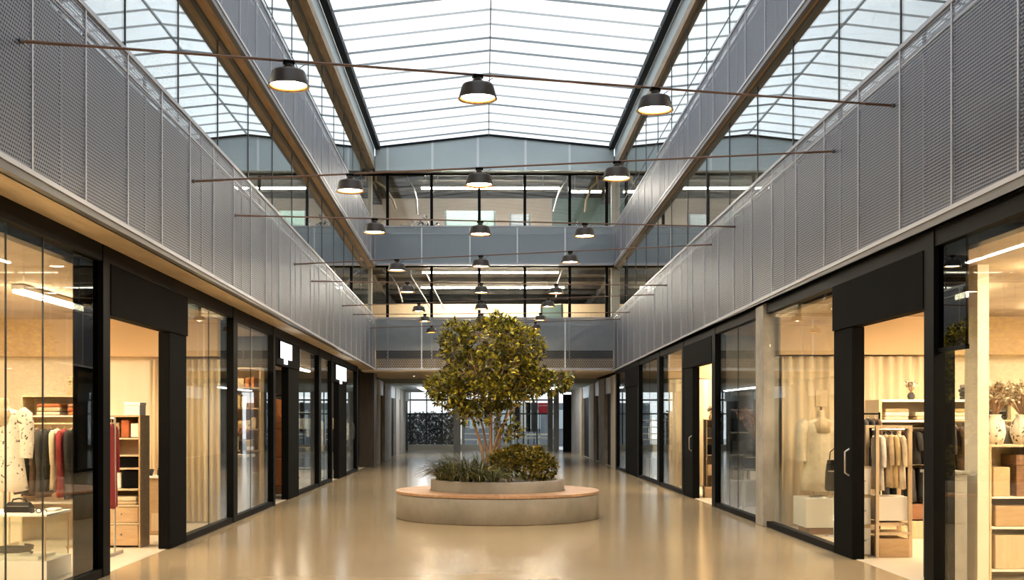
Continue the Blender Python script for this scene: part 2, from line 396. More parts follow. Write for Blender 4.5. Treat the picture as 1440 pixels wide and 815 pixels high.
# ------------------------------------------------------------------ gallery glazing
win = [0]
def window(label=None, loc=(0,0,0)):
    win[0] += 1
    return empty('window_%d' % win[0], loc, label, 'window' if label else None, kind='structure')
for sg, xg in ((-1, HL), (1, HR)):
    side = 'left' if sg < 0 else 'right'
    for lv, zb, zt in ((1, plus(sof,.32), s2), (2, plus(s2,.34), s3)):
        w = window('gallery glazing on the %s side, %s floor' % (side, ORD[lv-1]), (xg, 15, zb(15)))
        y = 11.6 - 2.02*8; ys = []
        while y < YF-.2: ys.append(y); y += 2.02
        ys.append(YF)
        for a, b in zip(ys[:-1], ys[1:]):
            MB().run(xg-.005, xg+.005, a+.008, b-.008, plus(zb,.03), plus(zt,-.03)).build('glass_pane', M['gglass'], w)
            MB().run(xg-.014, xg+.014, a-.008, a+.008, zb, zt).build('mullion', M['mull'], w)
        if lv == 2:
            MB().run(xg-.012, xg+.012, ys[0], YF, lambda q: zb(q)+1.45, lambda q: zb(q)+1.465).build('transom', M['mull'], w)
        MB().run(xg-.03, xg+.03, ys[0], YF, plus(zt,-.05), zt).build('head_frame', M['mull'], w)
# far gallery glazing
for lv, zb, zt in ((1, 4.2, 6.5), (2, 7.2, 9.44)):
    w = window('far end gallery glazing, %s floor' % ORD[lv-1], (0, YF+.45, zb))
    xs = [XL-.3] + [(px-680)/1600*(YF+.45) for px in (545, 607, 674, 738, 801)] + [(853-680)/1600*(YF+.45), XR+.25]
    for a, b in zip(xs[:-1], xs[1:]):
        MB().box(a+.02, b-.02, YF+.445, YF+.455, zb+.03, zt-.03).build('glass_pane', M['glass'], w)
    for a in xs[1:-1]:
        MB().box(a-.045, a+.045, YF+.41, YF+.49, zb, zt).build('mullion', M['black'], w)
    MB().box(xs[0], xs[-1], YF+.41, YF+.49, zt-.07, zt).build('head_frame', M['black'], w)
# slabs over / rooms behind the far wall
struct('floor', MB().box(-9.2, 9.6, YF+.2, 50, 3.15, 3.5), M['soffit'])
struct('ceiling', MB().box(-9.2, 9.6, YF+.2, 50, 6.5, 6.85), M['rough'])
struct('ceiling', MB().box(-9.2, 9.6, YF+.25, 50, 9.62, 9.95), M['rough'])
struct('wall_back', MB().box(-9.2, 9.6, 50, 50.3, 3.1, 10.2), M['dark'])
struct('wall_back', MB().box(-4.4, 4.6, 42, 42.1, 3.5, 5.82), M['warmwall'], 'half height cream partition in the far first floor office', 'partition')
struct('wall_back', MB().box(-4.4, 2.5, 41.5, 41.6, 6.85, 9.62), M['pinkwall'], 'pinkish partition in the far second floor office', 'partition')
struct('wall_back', MB().box(2.5, 4.6, 41.4, 41.5, 6.85, 9.62), M['tealwall'], 'pale teal partition in the far second floor office', 'partition')
for z in (6.5, 9.62):
    for k in range(5):
        struct('trim_9', MB().box(-9, 9.4, 37.6+2.0*k, 37.85+2.0*k, z-.14, z), M['rough'])
# columns at the corners of the far wall
for x0, x1, z0, z1 in ((-3.86,-3.60,3.5,6.5), (-3.86,-3.60,6.85,9.6), (4.12,4.38,3.5,6.5), (4.12,4.38,6.85,9.6)):
    struct('pillar', MB().box(x0, x1, YF+.62, YF+.9, z0, z1), M['concpale'], bevel=.02)
# curved braces / ducts in far offices
br = [([(-3.3,37.2,6.45),(-3.0,37.2,6.25),(-2.8,37.2,5.9),(-2.65,37.2,5.4)], 'steel'), ([(-3.5,37.0,9.3),(-3.2,37.0,9.1),(-2.95,37.0,8.7),(-2.85,37,8.4)], 'soffit'),
      ([(-2.5,37.4,9.5),(-2.3,37.4,9.2),(-2.2,37.4,8.8),(-2.17,37.4,8.3)], 'steel'), ([(2.75,37.4,9.5),(2.55,37.4,9.2),(2.4,37.4,8.8),(2.3,37.4,8.4)], 'steel'),
      ([(-2.4,37.6,6.3),(-1.9,37.6,5.5),(-1.75,37.6,5.2)], 'steel'), ([(-1.9,37.6,6.4),(-1.5,37.6,5.6),(-1.3,37.6,5.2)], 'steel'),
      ([(3.7,37.0,9.3),(3.5,37.0,9.1),(3.35,37.0,8.7),(3.3,37,8.3)], 'soffit'), ([(2.6,37.6,6.5),(2.45,37.6,6.1),(2.4,37.6,5.6)], 'steel')]
bl = ['thin steel brace at the left end of the far first floor office', 'tan curved brace at the left end of the far second floor office', 'curved steel pipe beside the left mullion, far second floor', 'curved steel pipe near the right end, far second floor',
      'slanting steel rod behind the far left lamps, first floor', 'second slanting steel rod nearer the middle, first floor', 'tan curved brace at the right end of the far second floor office', 'steel pipe near the right end of the far first floor office']
for (pts, m), lb in zip(br, bl):
    # extend up to the ceiling above
    top_z = 6.52 if pts[0][2] < 7 else 9.64
    pts = [(pts[0][0], pts[0][1], top_z)] + pts
    tag(MB().tube(pts, .045 if m == 'soffit' else .028, 6).build('ceiling_brace', M[m], loc=pts[0]), lb, 'brace', 'braces in the far offices')
# linear lamps
def linear_lamp(a, b, label, m='strip_light', w=.06, group='linear ceiling lamps', hang=0):
    a = Vector(a); b = Vector(b); c = (a+b)/2
    r = empty('linear_lamp', c, label, 'ceiling lamp', group)
    d = (b-a); alongx = abs(d.x) > abs(d.y)
    if alongx: MB().box(a.x, b.x, a.y-w, a.y+w, a.z, a.z+.05).build('housing', M['white'], r); MB().box(a.x+.02, b.x-.02, a.y-w*.85, a.y+w*.85, a.z-.035, a.z).build('tube', M[m], r)
    else: MB().box(a.x-w, a.x+w, a.y, b.y, a.z, a.z+.05).build('housing', M['white'], r); MB().box(a.x-w*.85, a.x+w*.85, a.y+.02, b.y-.02, a.z-.035, a.z).build('tube', M[m], r)
    if hang:
        for t in (.12, .88):
            q = a.lerp(b, t); MB().box(q.x-.012, q.x+.012, q.y-.012, q.y+.012, q.z+.05, q.z+hang).build('hanger', M['steel'], r)
linear_lamp((-2.0,37.0,6.36), (2.45,37.0,6.36), 'long white strip lamp nearest the glass, far first floor office', hang=.14)
linear_lamp((-2.25,40.8,6.30), (2.9,40.8,6.30), 'long strip lamp further back, far first floor office', 'office_light', hang=.2)
linear_lamp((-2.05,37.4,9.18), (2.5,37.4,9.18), 'long white strip lamp in the far second floor office', 'office_light', hang=.44)
linear_lamp((2.9,37.6,9.1), (3.9,37.6,9.1), 'short strip lamp at the right end of the far second floor', hang=.52)
for sg, x in ((-1,-6.0), (1,6.4)):
    side = 'left' if sg < 0 else 'right'
    for k, (ya, yb) in enumerate(((9,13),(16,20),(23,27),(30,34))):
        linear_lamp((x,ya,s2(yb)-.16), (x,yb,s2(yb)-.16), '%s strip lamp from the camera in the %s first floor gallery' % (ORD[k], side), hang=.165)
        linear_lamp((x,ya,s3(yb)-.3), (x,yb,s3(yb)-.3), '%s strip lamp from the camera in the %s second floor gallery' % (ORD[k], side), hang=.305)
# far office furniture
def pbox(name, px0, py0, px1, py1, Y, d, m, label, cat, foot=None):
    a = P(px0, py1, Y); b = P(px1, py0, Y)
    z0 = a.z if foot is None else foot
    return tag(MB().box(a.x, b.x, Y, Y+d, z0, b.z).build(name, M[m] if m in M else CM[m], bevel=.012, loc=((a.x+b.x)/2, Y, z0)), label, cat)
def screen_unit(px0, py0, px1, Y, floor_z, m, label):
    a = P(px0, py0, Y); b = P(px1, py0, Y)
    r = empty('partition_screen', ((a.x+b.x)/2, Y, floor_z), label, 'partition screen')
    MB().box(a.x, b.x, Y, Y+.05, floor_z+.12, a.z).build('panel', M[m] if m in M else CM[m], r, bevel=.01)
    for x in (a.x+.04, b.x-.04): MB().box(x-.025, x+.025, Y-.02, Y+.07, floor_z, a.z+.02).build('post', M['mull'], r)
screen_unit(625, 296, 697, 38.5, 6.85, 'tealwall', 'wide grey green office screen in the middle of the far second floor')
screen_unit(716, 301, 746, 38.5, 6.85, 'facade', 'narrow dark office screen right of centre, far second floor')
screen_unit(760, 428, 792, 38.6, 3.5, 'tealwall', 'teal office screen on the far first floor')
def sofa(x0, x1, Y, fz, label):
    r = empty('sofa', ((x0+x1)/2, Y, fz), label, 'sofa')
    MB().box(x0, x1, Y, Y+.7, fz+.1, fz+.85).build('seat', CM['beige'], r, bevel=.05)
    MB().box(x0, x1, Y+.7, Y+.9, fz+.1, fz+1.36).build('backrest', CM['beige'], r, bevel=.06)
    for x in (x0+.1, x1-.1):
        for yy in (Y+.08, Y+.8): MB().box(x-.03, x+.03, yy-.03, yy+.03, fz, fz+.12).build('leg', M['black'], r)
sofa(.55, 1.35, 39.2, 3.5, 'beige rounded sofa behind the far first floor glass')
# ------------------------------------------------------------------ foliage helpers
def leaf(mb, p, d, L, W, fold=.25):
    d = d.normalized(); up = Vector((0,0,1))
    s = d.cross(up)
    if s.length < .1: s = Vector((1,0,0))
    s.normalize(); a = R.uniform(-.8,.8); n = s.cross(d)
    s2_ = s*math.cos(a) + n*math.sin(a); n2 = s2_.cross(d)
    m = p + d*L*.5 - n2*L*.04; e = p + d*L - n2*L*.12
    l = p + d*L*.45 + s2_*W + n2*W*fold; r = p + d*L*.45 - s2_*W + n2*W*fold
    mb.add([p, l, m, r, e], [(0,2,1),(0,3,2),(2,4,1),(3,4,2)], True)
def rosette(mb, p, out, k, L, W):
    out = out.normalized()
    for _ in range(k):
        d = Vector((R.gauss(0,1), R.gauss(0,1), R.gauss(0,1))).normalized()
        leaf(mb, p + d*L*.15, out*.75 + d*.85 + Vector((0,0,.12)), L*R.uniform(.7,1.2), W*R.uniform(.8,1.2))
def office_plant(x, y, z, label, r=.4, m='hedge'):
    o = empty('potted_plant', (x,y,z), label, 'plant')
    MB().lathe([(.14,0),(.2,.0),(.25,.45),(.22,.45),(.2,.4)], (x,y,z), 16).build('pot', M['charcoal'] if 'charcoal' in M else CM['charcoal'], o)
    MB().tube([(x,y,z+.35),(x,y,z+.8)], .02, 6).build('stem', M['bark'], o)
    mb = MB()
    for _ in range(45):
        d = Vector((R.gauss(0,1),R.gauss(0,1),R.gauss(0,.7)+.3)).normalized()
        rosette(mb, Vector((x,y,z+.72)) + d*r*R.uniform(.3,1) + Vector((0,0,.15)), d, 5, .16, .035)
    mb.build('foliage', M[m], o)
office_plant(-1.75, 37.6, 6.85, 'dark leafy pot plant behind the far second floor balustrade', .55)
office_plant(-2.5, 38.2, 6.85, 'second dark pot plant further left on the far second floor', .5)
office_plant(3.05, 38.2, 6.85, 'pot plant at the right end of the far second floor', .5)

# ------------------------------------------------------------------ shopfronts
POSTM = M['black']
def frame_run(xg, sg, y0, y1, base=True):
    mb = MB(); w = .06
    mb.run(xg-.05*sg, xg+w*sg, y0, y1, plus(sof,-.17), plus(sof,-.0))
    if base: mb.box(xg-.05*sg, xg+w*sg, y0, y1, 0, .085)
    return mb
def pane(sg, y0, y1, label, joints=(), m='glass', upper=None):
    xg = GL if sg < 0 else GR
    w = window(label, (xg, (y0+y1)/2, 0))
    frame_run(xg, sg, y0, y1).build('frame', POSTM, w)
    ys = [y0] + list(joints) + [y1]
    for a, b in zip(ys[:-1], ys[1:]):
        ga, gb = (a + (.003 if a != y0 else 0)), (b - (.003 if b != y1 else 0))
        if upper:
            MB().run(xg-.006, xg+.006, ga, gb, const(.08), const(upper)).build('glass_pane', M[m], w)
            MB().run(xg-.012, xg+.012, ga, gb, const(upper), plus(sof,-.16)).build('dark_upper_pane', M['darkglass'], w)
            MB().box(xg-.02, xg+.02, a, b, upper-.02, upper+.02).build('transom', POSTM, w)
        else:
            MB().run(xg-.006, xg+.006, ga, gb, const(.08), plus(sof,-.16)).build('glass_pane', M[m], w)
    for j in joints:
        MB().run(xg-.008, xg+.008, j-.003, j+.003, const(.08), plus(sof,-.16)).build('glass_joint', M['mull'], w)
def post(sg, y0, y1, m='black', out=.06, inn=.14):
    xg = GL if sg < 0 else GR
    struct('pillar', MB().run(xg-out*sg, xg+inn*sg, y0, y1, const(0), plus(sof,-.001)), M[m], bevel=.006)
dn = [0]
def door(sg, y0, y1, leaf_y, hb, label, sign=None, leafglass=False, handle=True):
    xg = GL if sg < 0 else GR; dn[0] += 1
    r = empty('door_%d' % dn[0], (xg, (y0+y1)/2, 0), label, 'doorway', kind='structure')
    MB().run(xg-.05*sg, xg+.1*sg, y0, y1, plus(sof,-.17), plus(sof,-.0)).build('head_frame', POSTM, r)
    MB().run(xg-.07*sg, xg+.08*sg, y0, y1, const(hb), plus(sof,-.17)).build('header_panel', M['blackpanel'], r, bevel=.006)
    MB().box(xg-.03*sg, xg+.05*sg, y0, y0+.05, 0, hb).build('jamb', POSTM, r)
    if leaf_y < y1:
        lf = MB().box(xg-.05*sg, xg+.09*sg, leaf_y, y1, 0, hb).build('door_leaf', M['blackpanel'] if not leafglass else POSTM, r, bevel=.008)
        if handle:
            hx = xg-.05*sg
            MB().tube([(hx, leaf_y+.1, .95), (hx-.05*sg, leaf_y+.1, .98), (hx-.05*sg, leaf_y+.1, 1.22), (hx, leaf_y+.1, 1.25)], .012, 8).build('handle', M['steel'], lf)
    if sign:
        a, b, z0, z1 = sign
        x = xg - .075*sg
        fr = MB().box(x, x-.03*sg, a, b, z0, z1).build('sign_screen', M['sign'], r)
        ym = (a+b)/2
        MB().box(x, x-.028*sg, ym-.1, ym+.16, z0-.1, z0).build('sign_foot', M['sign'], r)
        MB().box(x-.0*sg, x-.034*sg, a-.035, a, z0-.02, z1+.03).build('sign_edge', POSTM, r)
# left side
pane(-1, Y0, 10.79, 'large left shop window with display case and clothes rack behind', (2.0, 5.4, 9.26, 10.04))
pane(-1, 10.79, 11.46, 'narrow dark tinted glass pane beside the left doorway', m='darkglass')
post(-1, 11.46, 11.68)
door(-1, 11.68, 14.71, 13.92, 2.66, 'tall open doorway with black header panel on the left', handle=False)
pane(-1, 14.71, 17.43, 'left shop window with cream curtain after the open doorway', (16.1,))
post(-1, 17.43, 17.73)
pane(-1, 17.73, 20.75, 'left shop window with concrete counter and golden shelf display', (19.0,))
post(-1, 20.75, 20.96)
door(-1, 20.96, 23.67, 22.4, 2.6, 'dark left doorway under a bright white sign', sign=(21.2, 22.5, 2.74, 3.04), handle=False)
pane(-1, 23.67, 26.5, 'left shop window with a white rack after the signed doorway')
post(-1, 26.5, 26.85)
pane(-1, 26.85, 28.7, 'narrow left shop window before the second signed doorway')
post(-1, 28.7, 28.85, inn=.1)
door(-1, 28.85, 31.9, 30.2, 2.55, 'second left doorway with a bright sign, far along the shops', sign=(29.2, 31.4, 2.62, 2.98), handle=False)
pane(-1, 31.9, 34.4, 'last left shop window before the brown wall')
post(-1, 34.4, 34.75)
# right side
pane(1, Y0, 9.95, 'large right shop window with display shelf of dried plants behind', (2.0, 5.4))
pane(1, 9.95, 10.54, 'narrow right pane with dark upper glass', upper=2.23)
post(1, 10.54, 10.78)
door(1, 10.78, 13.58, 12.9, 2.64, 'tall open doorway with black header panel on the right')
pane(1, 13.58, 16.8, 'right shop window with a coat on a mannequin behind')
struct('pillar', MB().run(GR-.09, GR+.15, 16.86, 17.32, const(0), plus(sof,-.001)), M['conc'], 'grey steel column between two right shop windows', 'column', bevel=.01)
pane(1, 17.32, 20.5, 'right shop window with black table and dried flowers behind', (18.9,))
post(1, 20.5, 20.8)
door(1, 20.8, 23.75, 22.75, 2.63, 'second right doorway with black header panel')
post(1, 23.75, 23.95)
pane(1, 23.95, 27.0, 'warmly lit right shop window after the second doorway')
post(1, 27.0, 27.35)
pane(1, 27.35, 30.6, 'right shop window beyond the warm shop', (29.0,))
post(1, 30.6, 30.8)
door(1, 30.8, 33.5, 30.85, 2.5, 'black closed doorway far along the right shops', handle=False)
pane(1, 33.5, 35.7, 'last right shop window before the far bridge')
post(1, 35.7, 36.0)

# ------------------------------------------------------------------ shop interiors (walls, ceilings, lights)
def partition(sg, y, m='cream', bulk=True, mb='tan'):
    xg = GL if sg < 0 else GR; xw = -9.2 if sg < 0 else 9.6
    s = 'wall_left' if sg < 0 else 'wall_right'
    struct(s, MB().box(xg+.06*sg, xw, y-.06, y+.06, 0, 3.12), M[m])
    if bulk: struct('trim_10', MB().box(xg+.14*sg, xw, y-.36, y-.06, 2.54, 3.1), M[mb])
for sg, cuts in ((-1, ((17.58,'cream',True),(20.85,'dark',False),(35.5,'dark',False))), (1, ((17.1,'cream',True),(20.65,'conc',False),(27.2,'curtain',True),(35.8,'dark',False)))):
    for y, m, bk in cuts: partition(sg, y, m, bk)
    xi = (GL if sg < 0 else GR)+.1*sg; xw = -9.2 if sg < 0 else 9.6
    struct('ceiling', MB().box(xi, xw, Y0, 35.4, 3.1, 3.14), M['shopceil'])
k = 0
def shop_lamp(x, y0, y1, m, label):
    linear_lamp((x,y0,3.04), (x,y1,3.04), label, m, .07, 'shop ceiling lamps')
for sg, side in ((-1,'left'), (1,'right')):
    for q, x in enumerate((-5.2,-7.2) if sg < 0 else (5.55,7.5)):
        for j, ya in enumerate((4.5, 8.6, 12.7)):
            shop_lamp(x, ya, ya+2.8, 'shoplight', '%s of the strip lamps in the %s row of the first %s shop ceiling' % (ORD[j], 'front' if q == 0 else 'rear', side))
shop_lamp(-4.9, 18.2, 20.3, 'shoplight', 'strip lamp over the concrete counter in the second left shop')
shop_lamp(-5.3, 26.0, 29.5, 'coolshop', 'strip lamp in the left shop with the white rack')
shop_lamp(-5.3, 31.0, 34.5, 'coolshop', 'strip lamp in the last left shop')
shop_lamp(5.7, 17.8, 20.0, 'coolshop', 'strip lamp over the black table in the second right shop')
shop_lamp(5.7, 21.6, 24.4, 'shoplight', 'strip lamp in the warm third right shop')
shop_lamp(5.7, 24.8, 26.8, 'shoplight', 'further strip lamp in the warm third right shop')
shop_lamp(5.7, 28.5, 34.0, 'coolshop', 'strip lamp in the last right shop')

# ------------------------------------------------------------------ corridor under the far gallery
struct('ceiling', MB().box(GL, GR, YF+.2, 43, 3.10, 3.16), M['soffitlit'], 'tan soffit under the far gallery', 'soffit')
struct('ceiling', MB().box(-5, 5.6, 43, 58.3, 2.93, 3.15), M['bluepanel'])
struct('wall_left', MB().box(-4.1, -3.6, 37.4, 38.3, 0, 3.1), M['brownwood'], 'dark brown timber wall end under the far gallery', 'wall')
struct('wall_left', MB().box(-4.4, -4.2, 38.3, 58, 0, 3.1), M['dark'])
struct('wall_right', MB().box(4.55, 4.75, 36, 58, 0, 3.1), M['dark'])
def piers(sg, x, lst, hd):
    for y0, y1, m in lst:
        back = -4.25 if sg < 0 else 4.6
        xo = x if m != 'black' else x+.12*sg
        struct('pillar', MB().box(xo, back, y0, y1, 0, 2.45 if m == 'black' else 3.0), M[m])
        if m == 'black' : struct('trim_11', MB().box(x+.05*sg, back, y0, y1, 2.45, 3.0), M[hd])
piers(-1, -3.72, [(38.8,40.3,'black'),(40.3,41.1,'concpale'),(41.1,42.9,'black'),(42.9,45.9,'conc'),(45.9,48.5,'black'),(48.5,50.2,'concpale'),(50.2,51.5,'black'),(51.5,54.3,'concpale'),(54.3,57.7,'black')], 'bluepanel')
piers(1, 4.2, [(36.2,37.6,'concpale'),(37.6,39.6,'black'),(39.6,41.5,'conc'),(41.5,43.4,'black'),(43.4,45.4,'concpale'),(45.4,48.7,'black'),(48.7,49.8,'soffit'),(49.8,52.5,'conc'),(52.5,54.5,'concpale')], 'bluepanel')
# right jog: black portal facing the camera
struct('pillar', MB().box(3.55, 3.8, 57.3, 57.7, 0, 2.93), M['concpale'])
struct('pillar', MB().box(3.25, 3.5, 57.5, 57.8, 0, 2.93), M['conc'])
struct('door_%d' % (dn[0]+1), MB().box(3.82, 4.25, 54.6, 54.75, 0, 2.3), M['black'], 'black door at the far right end of the corridor', 'door')
struct('trim_12', MB().box(3.82, 4.6, 54.55, 54.8, 2.3, 2.75), M['blackpanel'])
for x, y, lb in ((-2.45, 40, 'small round downlight on the far soffit, left of the tree'), (3.1, 40, 'small round downlight on the far soffit, right of the tree')):
    r = empty('downlight', (x,y,3.1), lb, 'downlight', 'soffit downlights')
    MB().lathe([(.0,-.012),(.07,-.012),(.085,-.02),(.095,0)], (x,y,3.1), 20).build('rim', M['white'], r)
    MB().lathe([(.0,-.016),(.066,-.016),(.066,-.010)], (x,y,3.1), 20).build('lens', M['spotlight'], r)
linear_lamp((-2.6,46,2.875), (-2.6,52,2.875), 'strip lamp on the ceiling of the far left corridor', 'corridor_light', .1)
linear_lamp((2.9,46,2.875), (2.9,52,2.875), 'strip lamp on the ceiling of the far right corridor', 'corridor_light', .1)
# far facade
w = window('far glazed entrance wall at the end of the concourse', (0,58,0))
MB().box(-4.2, 3.6, 57.95, 58.05, 2.50, 2.58).build('transom', M['mull'], w)
MB().box(-4.2, 3.6, 57.95, 58.05, 1.80, 1.87).build('transom', M['mull'], w)
MB().box(-4.2, 3.6, 57.9, 58.05, 0, .27).build('sill', M['white'], w)
for px in (577, 600, 622, 652, 690, 718, 736, 755, 776):
    x = (px-680)/1600*58; MB().box(x-.03, x+.03, 57.94, 58.06, .2, 2.95).build('mullion', M['mull'], w)
MB().box(-4.2, 3.6, 57.99, 58.0, .25, 2.95).build('glass_pane', M['glass'], w)
for a, b in ((638,648),(696,704)):
    struct('pillar', MB().box((a-680)/1600*57, (b-680)/1600*57, 56.6, 57.2, 0, 2.93), M['concpale'], 'pale concrete column before the far glazing, %s the tree' % ('left of' if a < 650 else 'behind'), 'column')
struct('pillar', MB().box((649-680)/1600*57, (652-680)/1600*57, 56.8, 57.0, 0, 2.93), M['white'])
# outside
hb = MB()
for _ in range(2600):
    p = Vector((R.uniform(-4.6,-1.45), 62+R.uniform(0,.4), R.uniform(0,1.95)))
    leaf(hb, p, Vector((R.gauss(0,1), -.6, R.gauss(0,1))), R.uniform(.08,.2), R.uniform(.03,.07))
hd = tag(MB().box(-4.6,-1.45,62.15,62.9,0,1.85).build('hedge', M['dark'], loc=(-3,62.5,0)), 'dark glossy hedge outside the far left glazing', 'hedge')
hb.build('foliage', M['hedge'], hd)
bd = empty('building', (1.4,66,0), 'dark grey building outside beyond the far glass', 'building')
MB().box(-1.2,6,66,72,-.02,2.5).build('wall', M['facade'], bd)
for kx in range(4): MB().box(-.8+1.6*kx, .1+1.6*kx, 65.95, 66.02, 1.0, 2.1).build('window', M['bluepanel'], bd)
# railing / bicycle stand in the middle
rl = empty('railing', (-.3,59.5,0), 'white horizontal railing outside behind the tree trunks', 'railing')
for z in (.5,.8,1.15,1.5): MB().tube([(-1.05,59.5,z),(.5,59.5,z)], .028, 6).build('bar', M['white'], rl)
for x in (-1.05,-.3,.5): MB().tube([(x,59.5,-.02),(x,59.5,1.95)], .03, 6).build('post', M['white'], rl)
for k, (a, b, m, c) in enumerate(((724,731,'black','black'),(733,739,'white','white'),(740,746,'black','black'),(747,755,'dark','dark'))):
    A = (a-680)/1600*60; B = (b-680)/1600*60
    r = empty('banner_stand', ((A+B)/2,60,0), '%s upright panel, %s from the left of the row outside the far glass' % (c, ORD[k]), 'banner', 'upright panels outside')
    MB().box(A,B,60,60.06,.9,2.45).build('board', M[m], r, bevel=.01)
    MB().box((A+B)/2-.03,(A+B)/2+.03,60.0,60.06,-.02,.92).build('stand', M['mull'], r)
    MB().box(A,B,59.85,60.2,-.02,.02).build('foot', M['mull'], r)
r = empty('sign_board', (3.2,59.3,0), 'red square sign outside the far right glazing', 'sign')
a = P(757,582,59.3); b = P(773,566,59.3)
MB().box(a.x,b.x,59.3,59.35,a.z,b.z).build('board', M['red'], r); MB().box(a.x,b.x,59.29,59.3,b.z-.16,b.z-.14).build('line', M['white'], r)
for x in (a.x+.05,b.x-.05): MB().box(x-.02,x+.02,59.32,59.36,-.02,a.z+.05).build('post', M['mull'], r)
r = empty('bench', (2.5,59.0,0), 'white slatted bench outside the far right glazing', 'bench')
MB().box(1.5,3.6,58.8,59.2,.55,.62).build('seat', M['white'], r); MB().box(1.5,3.6,59.2,59.24,.72,.82).build('backrest', M['white'], r)
for x in (1.55,2.2,2.9,3.55):
    MB().box(x-.03,x+.03,58.85,59.24,-.02,.56).build('leg', M['white'], r)
    MB().box(x-.025,x+.025,59.2,59.235,.55,.8).build('bracket', M['white'], r)

# ------------------------------------------------------------------ planter, bench, plants
PX, PY = .227, 18.6
pb = empty('planter_bench', (PX,PY,0), 'round concrete planter with a timber topped ring bench in the middle of the concourse', 'planter bench')
MB().lathe([(1.1,.40),(1.62,.40),(1.645,.385),(1.65,.37),(1.65,.012),(1.63,0),(1.1,0)], (PX,PY,0), 128, closed=True).build('bench_base', M['plantcon'], pb)
ns = 128; mb = MB()
for i in range(ns):
    a0 = 2*PI*(i+.03)/ns; a1 = 2*PI*(i+.97)/ns
    q = []
    for z in (.402,.438):
        for rr, aa in ((1.105,a0),(1.655,a0),(1.655,a1),(1.105,a1)): q.append((PX+rr*math.cos(aa), PY+rr*math.sin(aa), z))
    mb.hexa(q)
mb.build('timber_seat', M['slat'], pb)
MB().lathe([(1.0,.3),(1.085,.3),(1.09,.44),(1.09,.60),(1.08,.615),(.99,.615),(.985,.60)], (PX,PY,0), 128, closed=True).build('planter_ring', M['plantcon'], pb)
tag(MB().lathe([(0,.60),(.4,.585),(.8,.565),(.99,.55)], (PX,PY,0), 48).build('soil', M['soil'], pb), kind='stuff')

def pp(px, py, dy=0): return P(px, py, PY+dy)
tree = empty('indoor_tree', (PX,PY,.58), 'multi stemmed indoor tree with yellow green leaves in the round planter', 'tree')
stems = [
 ([(684,672,0),(676,625,.02),(666,592,.0),(655,565,-.05),(644,540,-.1),(632,525,-.15)], .034),
 ([(687,672,.1),(684,630,.12),(679,600,.15),(671,575,.2),(664,545,.22),(655,515,.25)], .030),
 ([(690,674,-.02),(690,625,-.02),(690,585,.0),(688,545,-.02),(692,500,0),(695,470,0)], .040),
 ([(693,672,.08),(697,638,.1),(706,606,.15),(713,578,.18),(726,548,.2),(738,510,.22)], .032),
 ([(691,640,-.05),(702,605,-.12),(716,580,-.2),(742,556,-.22),(768,545,-.2)], .022),
 ([(690,585,0),(676,555,-.2),(668,520,-.3),(660,490,-.3)], .018), ([(690,560,0),(706,525,-.25),(715,490,-.3)], .018),
 ([(666,592,0),(650,575,.15),(636,560,.2),(620,548,.2)], .014), ([(713,578,.18),(712,600,-.1),(716,612,-.2)], .010)]
for pts, r in stems:
    q = [pp(*p) for p in pts]; n = len(q)
    MB().tube(q, [r*.85*(1-.72*i/(n-1)) for i in range(n)], 8).build('trunk', M['bark'], tree)
blobs = [(697,478,58,32,1),(648,488,32,30,1),(728,490,40,32,1),(690,522,72,34,1.1),(632,545,32,24,1),(664,558,46,26,1),(733,538,40,22,1),
         (772,539,26,13,1.1),(790,535,13,12,1),(756,531,24,15,.9),(613,546,14,11,1),(640,470,22,18,.7),(748,478,14,14,.6),(704,588,24,16,.45),(718,608,18,12,.45),(660,585,30,10,.35),(625,562,18,10,.5),(690,548,60,26,1),(700,455,24,14,.6)]
fol = MB(); tw = MB()
for bx, by, rx, ry, dens in blobs:
    c = pp(bx, by); ax, az = rx/86, ry/86; ay = min(.75, (ax+az)*.62)
    nn = int(dens*235*(ax*az+ax*ay+ay*az)*1.05) + 8
    for _ in range(nn):
        d = Vector((R.gauss(0,1),R.gauss(0,1),R.gauss(0,1))).normalized(); rr = R.uniform(.45,1)**.6*1.02
        p = c + Vector((d.x*ax, d.y*ay, d.z*az))*rr
        rosette(fol, p, d + Vector((0,0,.25)), R.choice((5,6,7)), .102, .023)
        if R.random() < .25:
            e = c + Vector((d.x*ax, d.y*ay, d.z*az))*rr*.35
            tw.tube([e, (e+p)/2 + Vector((0,0,-.03)), p], [.006,.005,.003], 4)
fol.build('foliage', M['leaf'], tree); tw.build('twigs', M['bark'], tree)

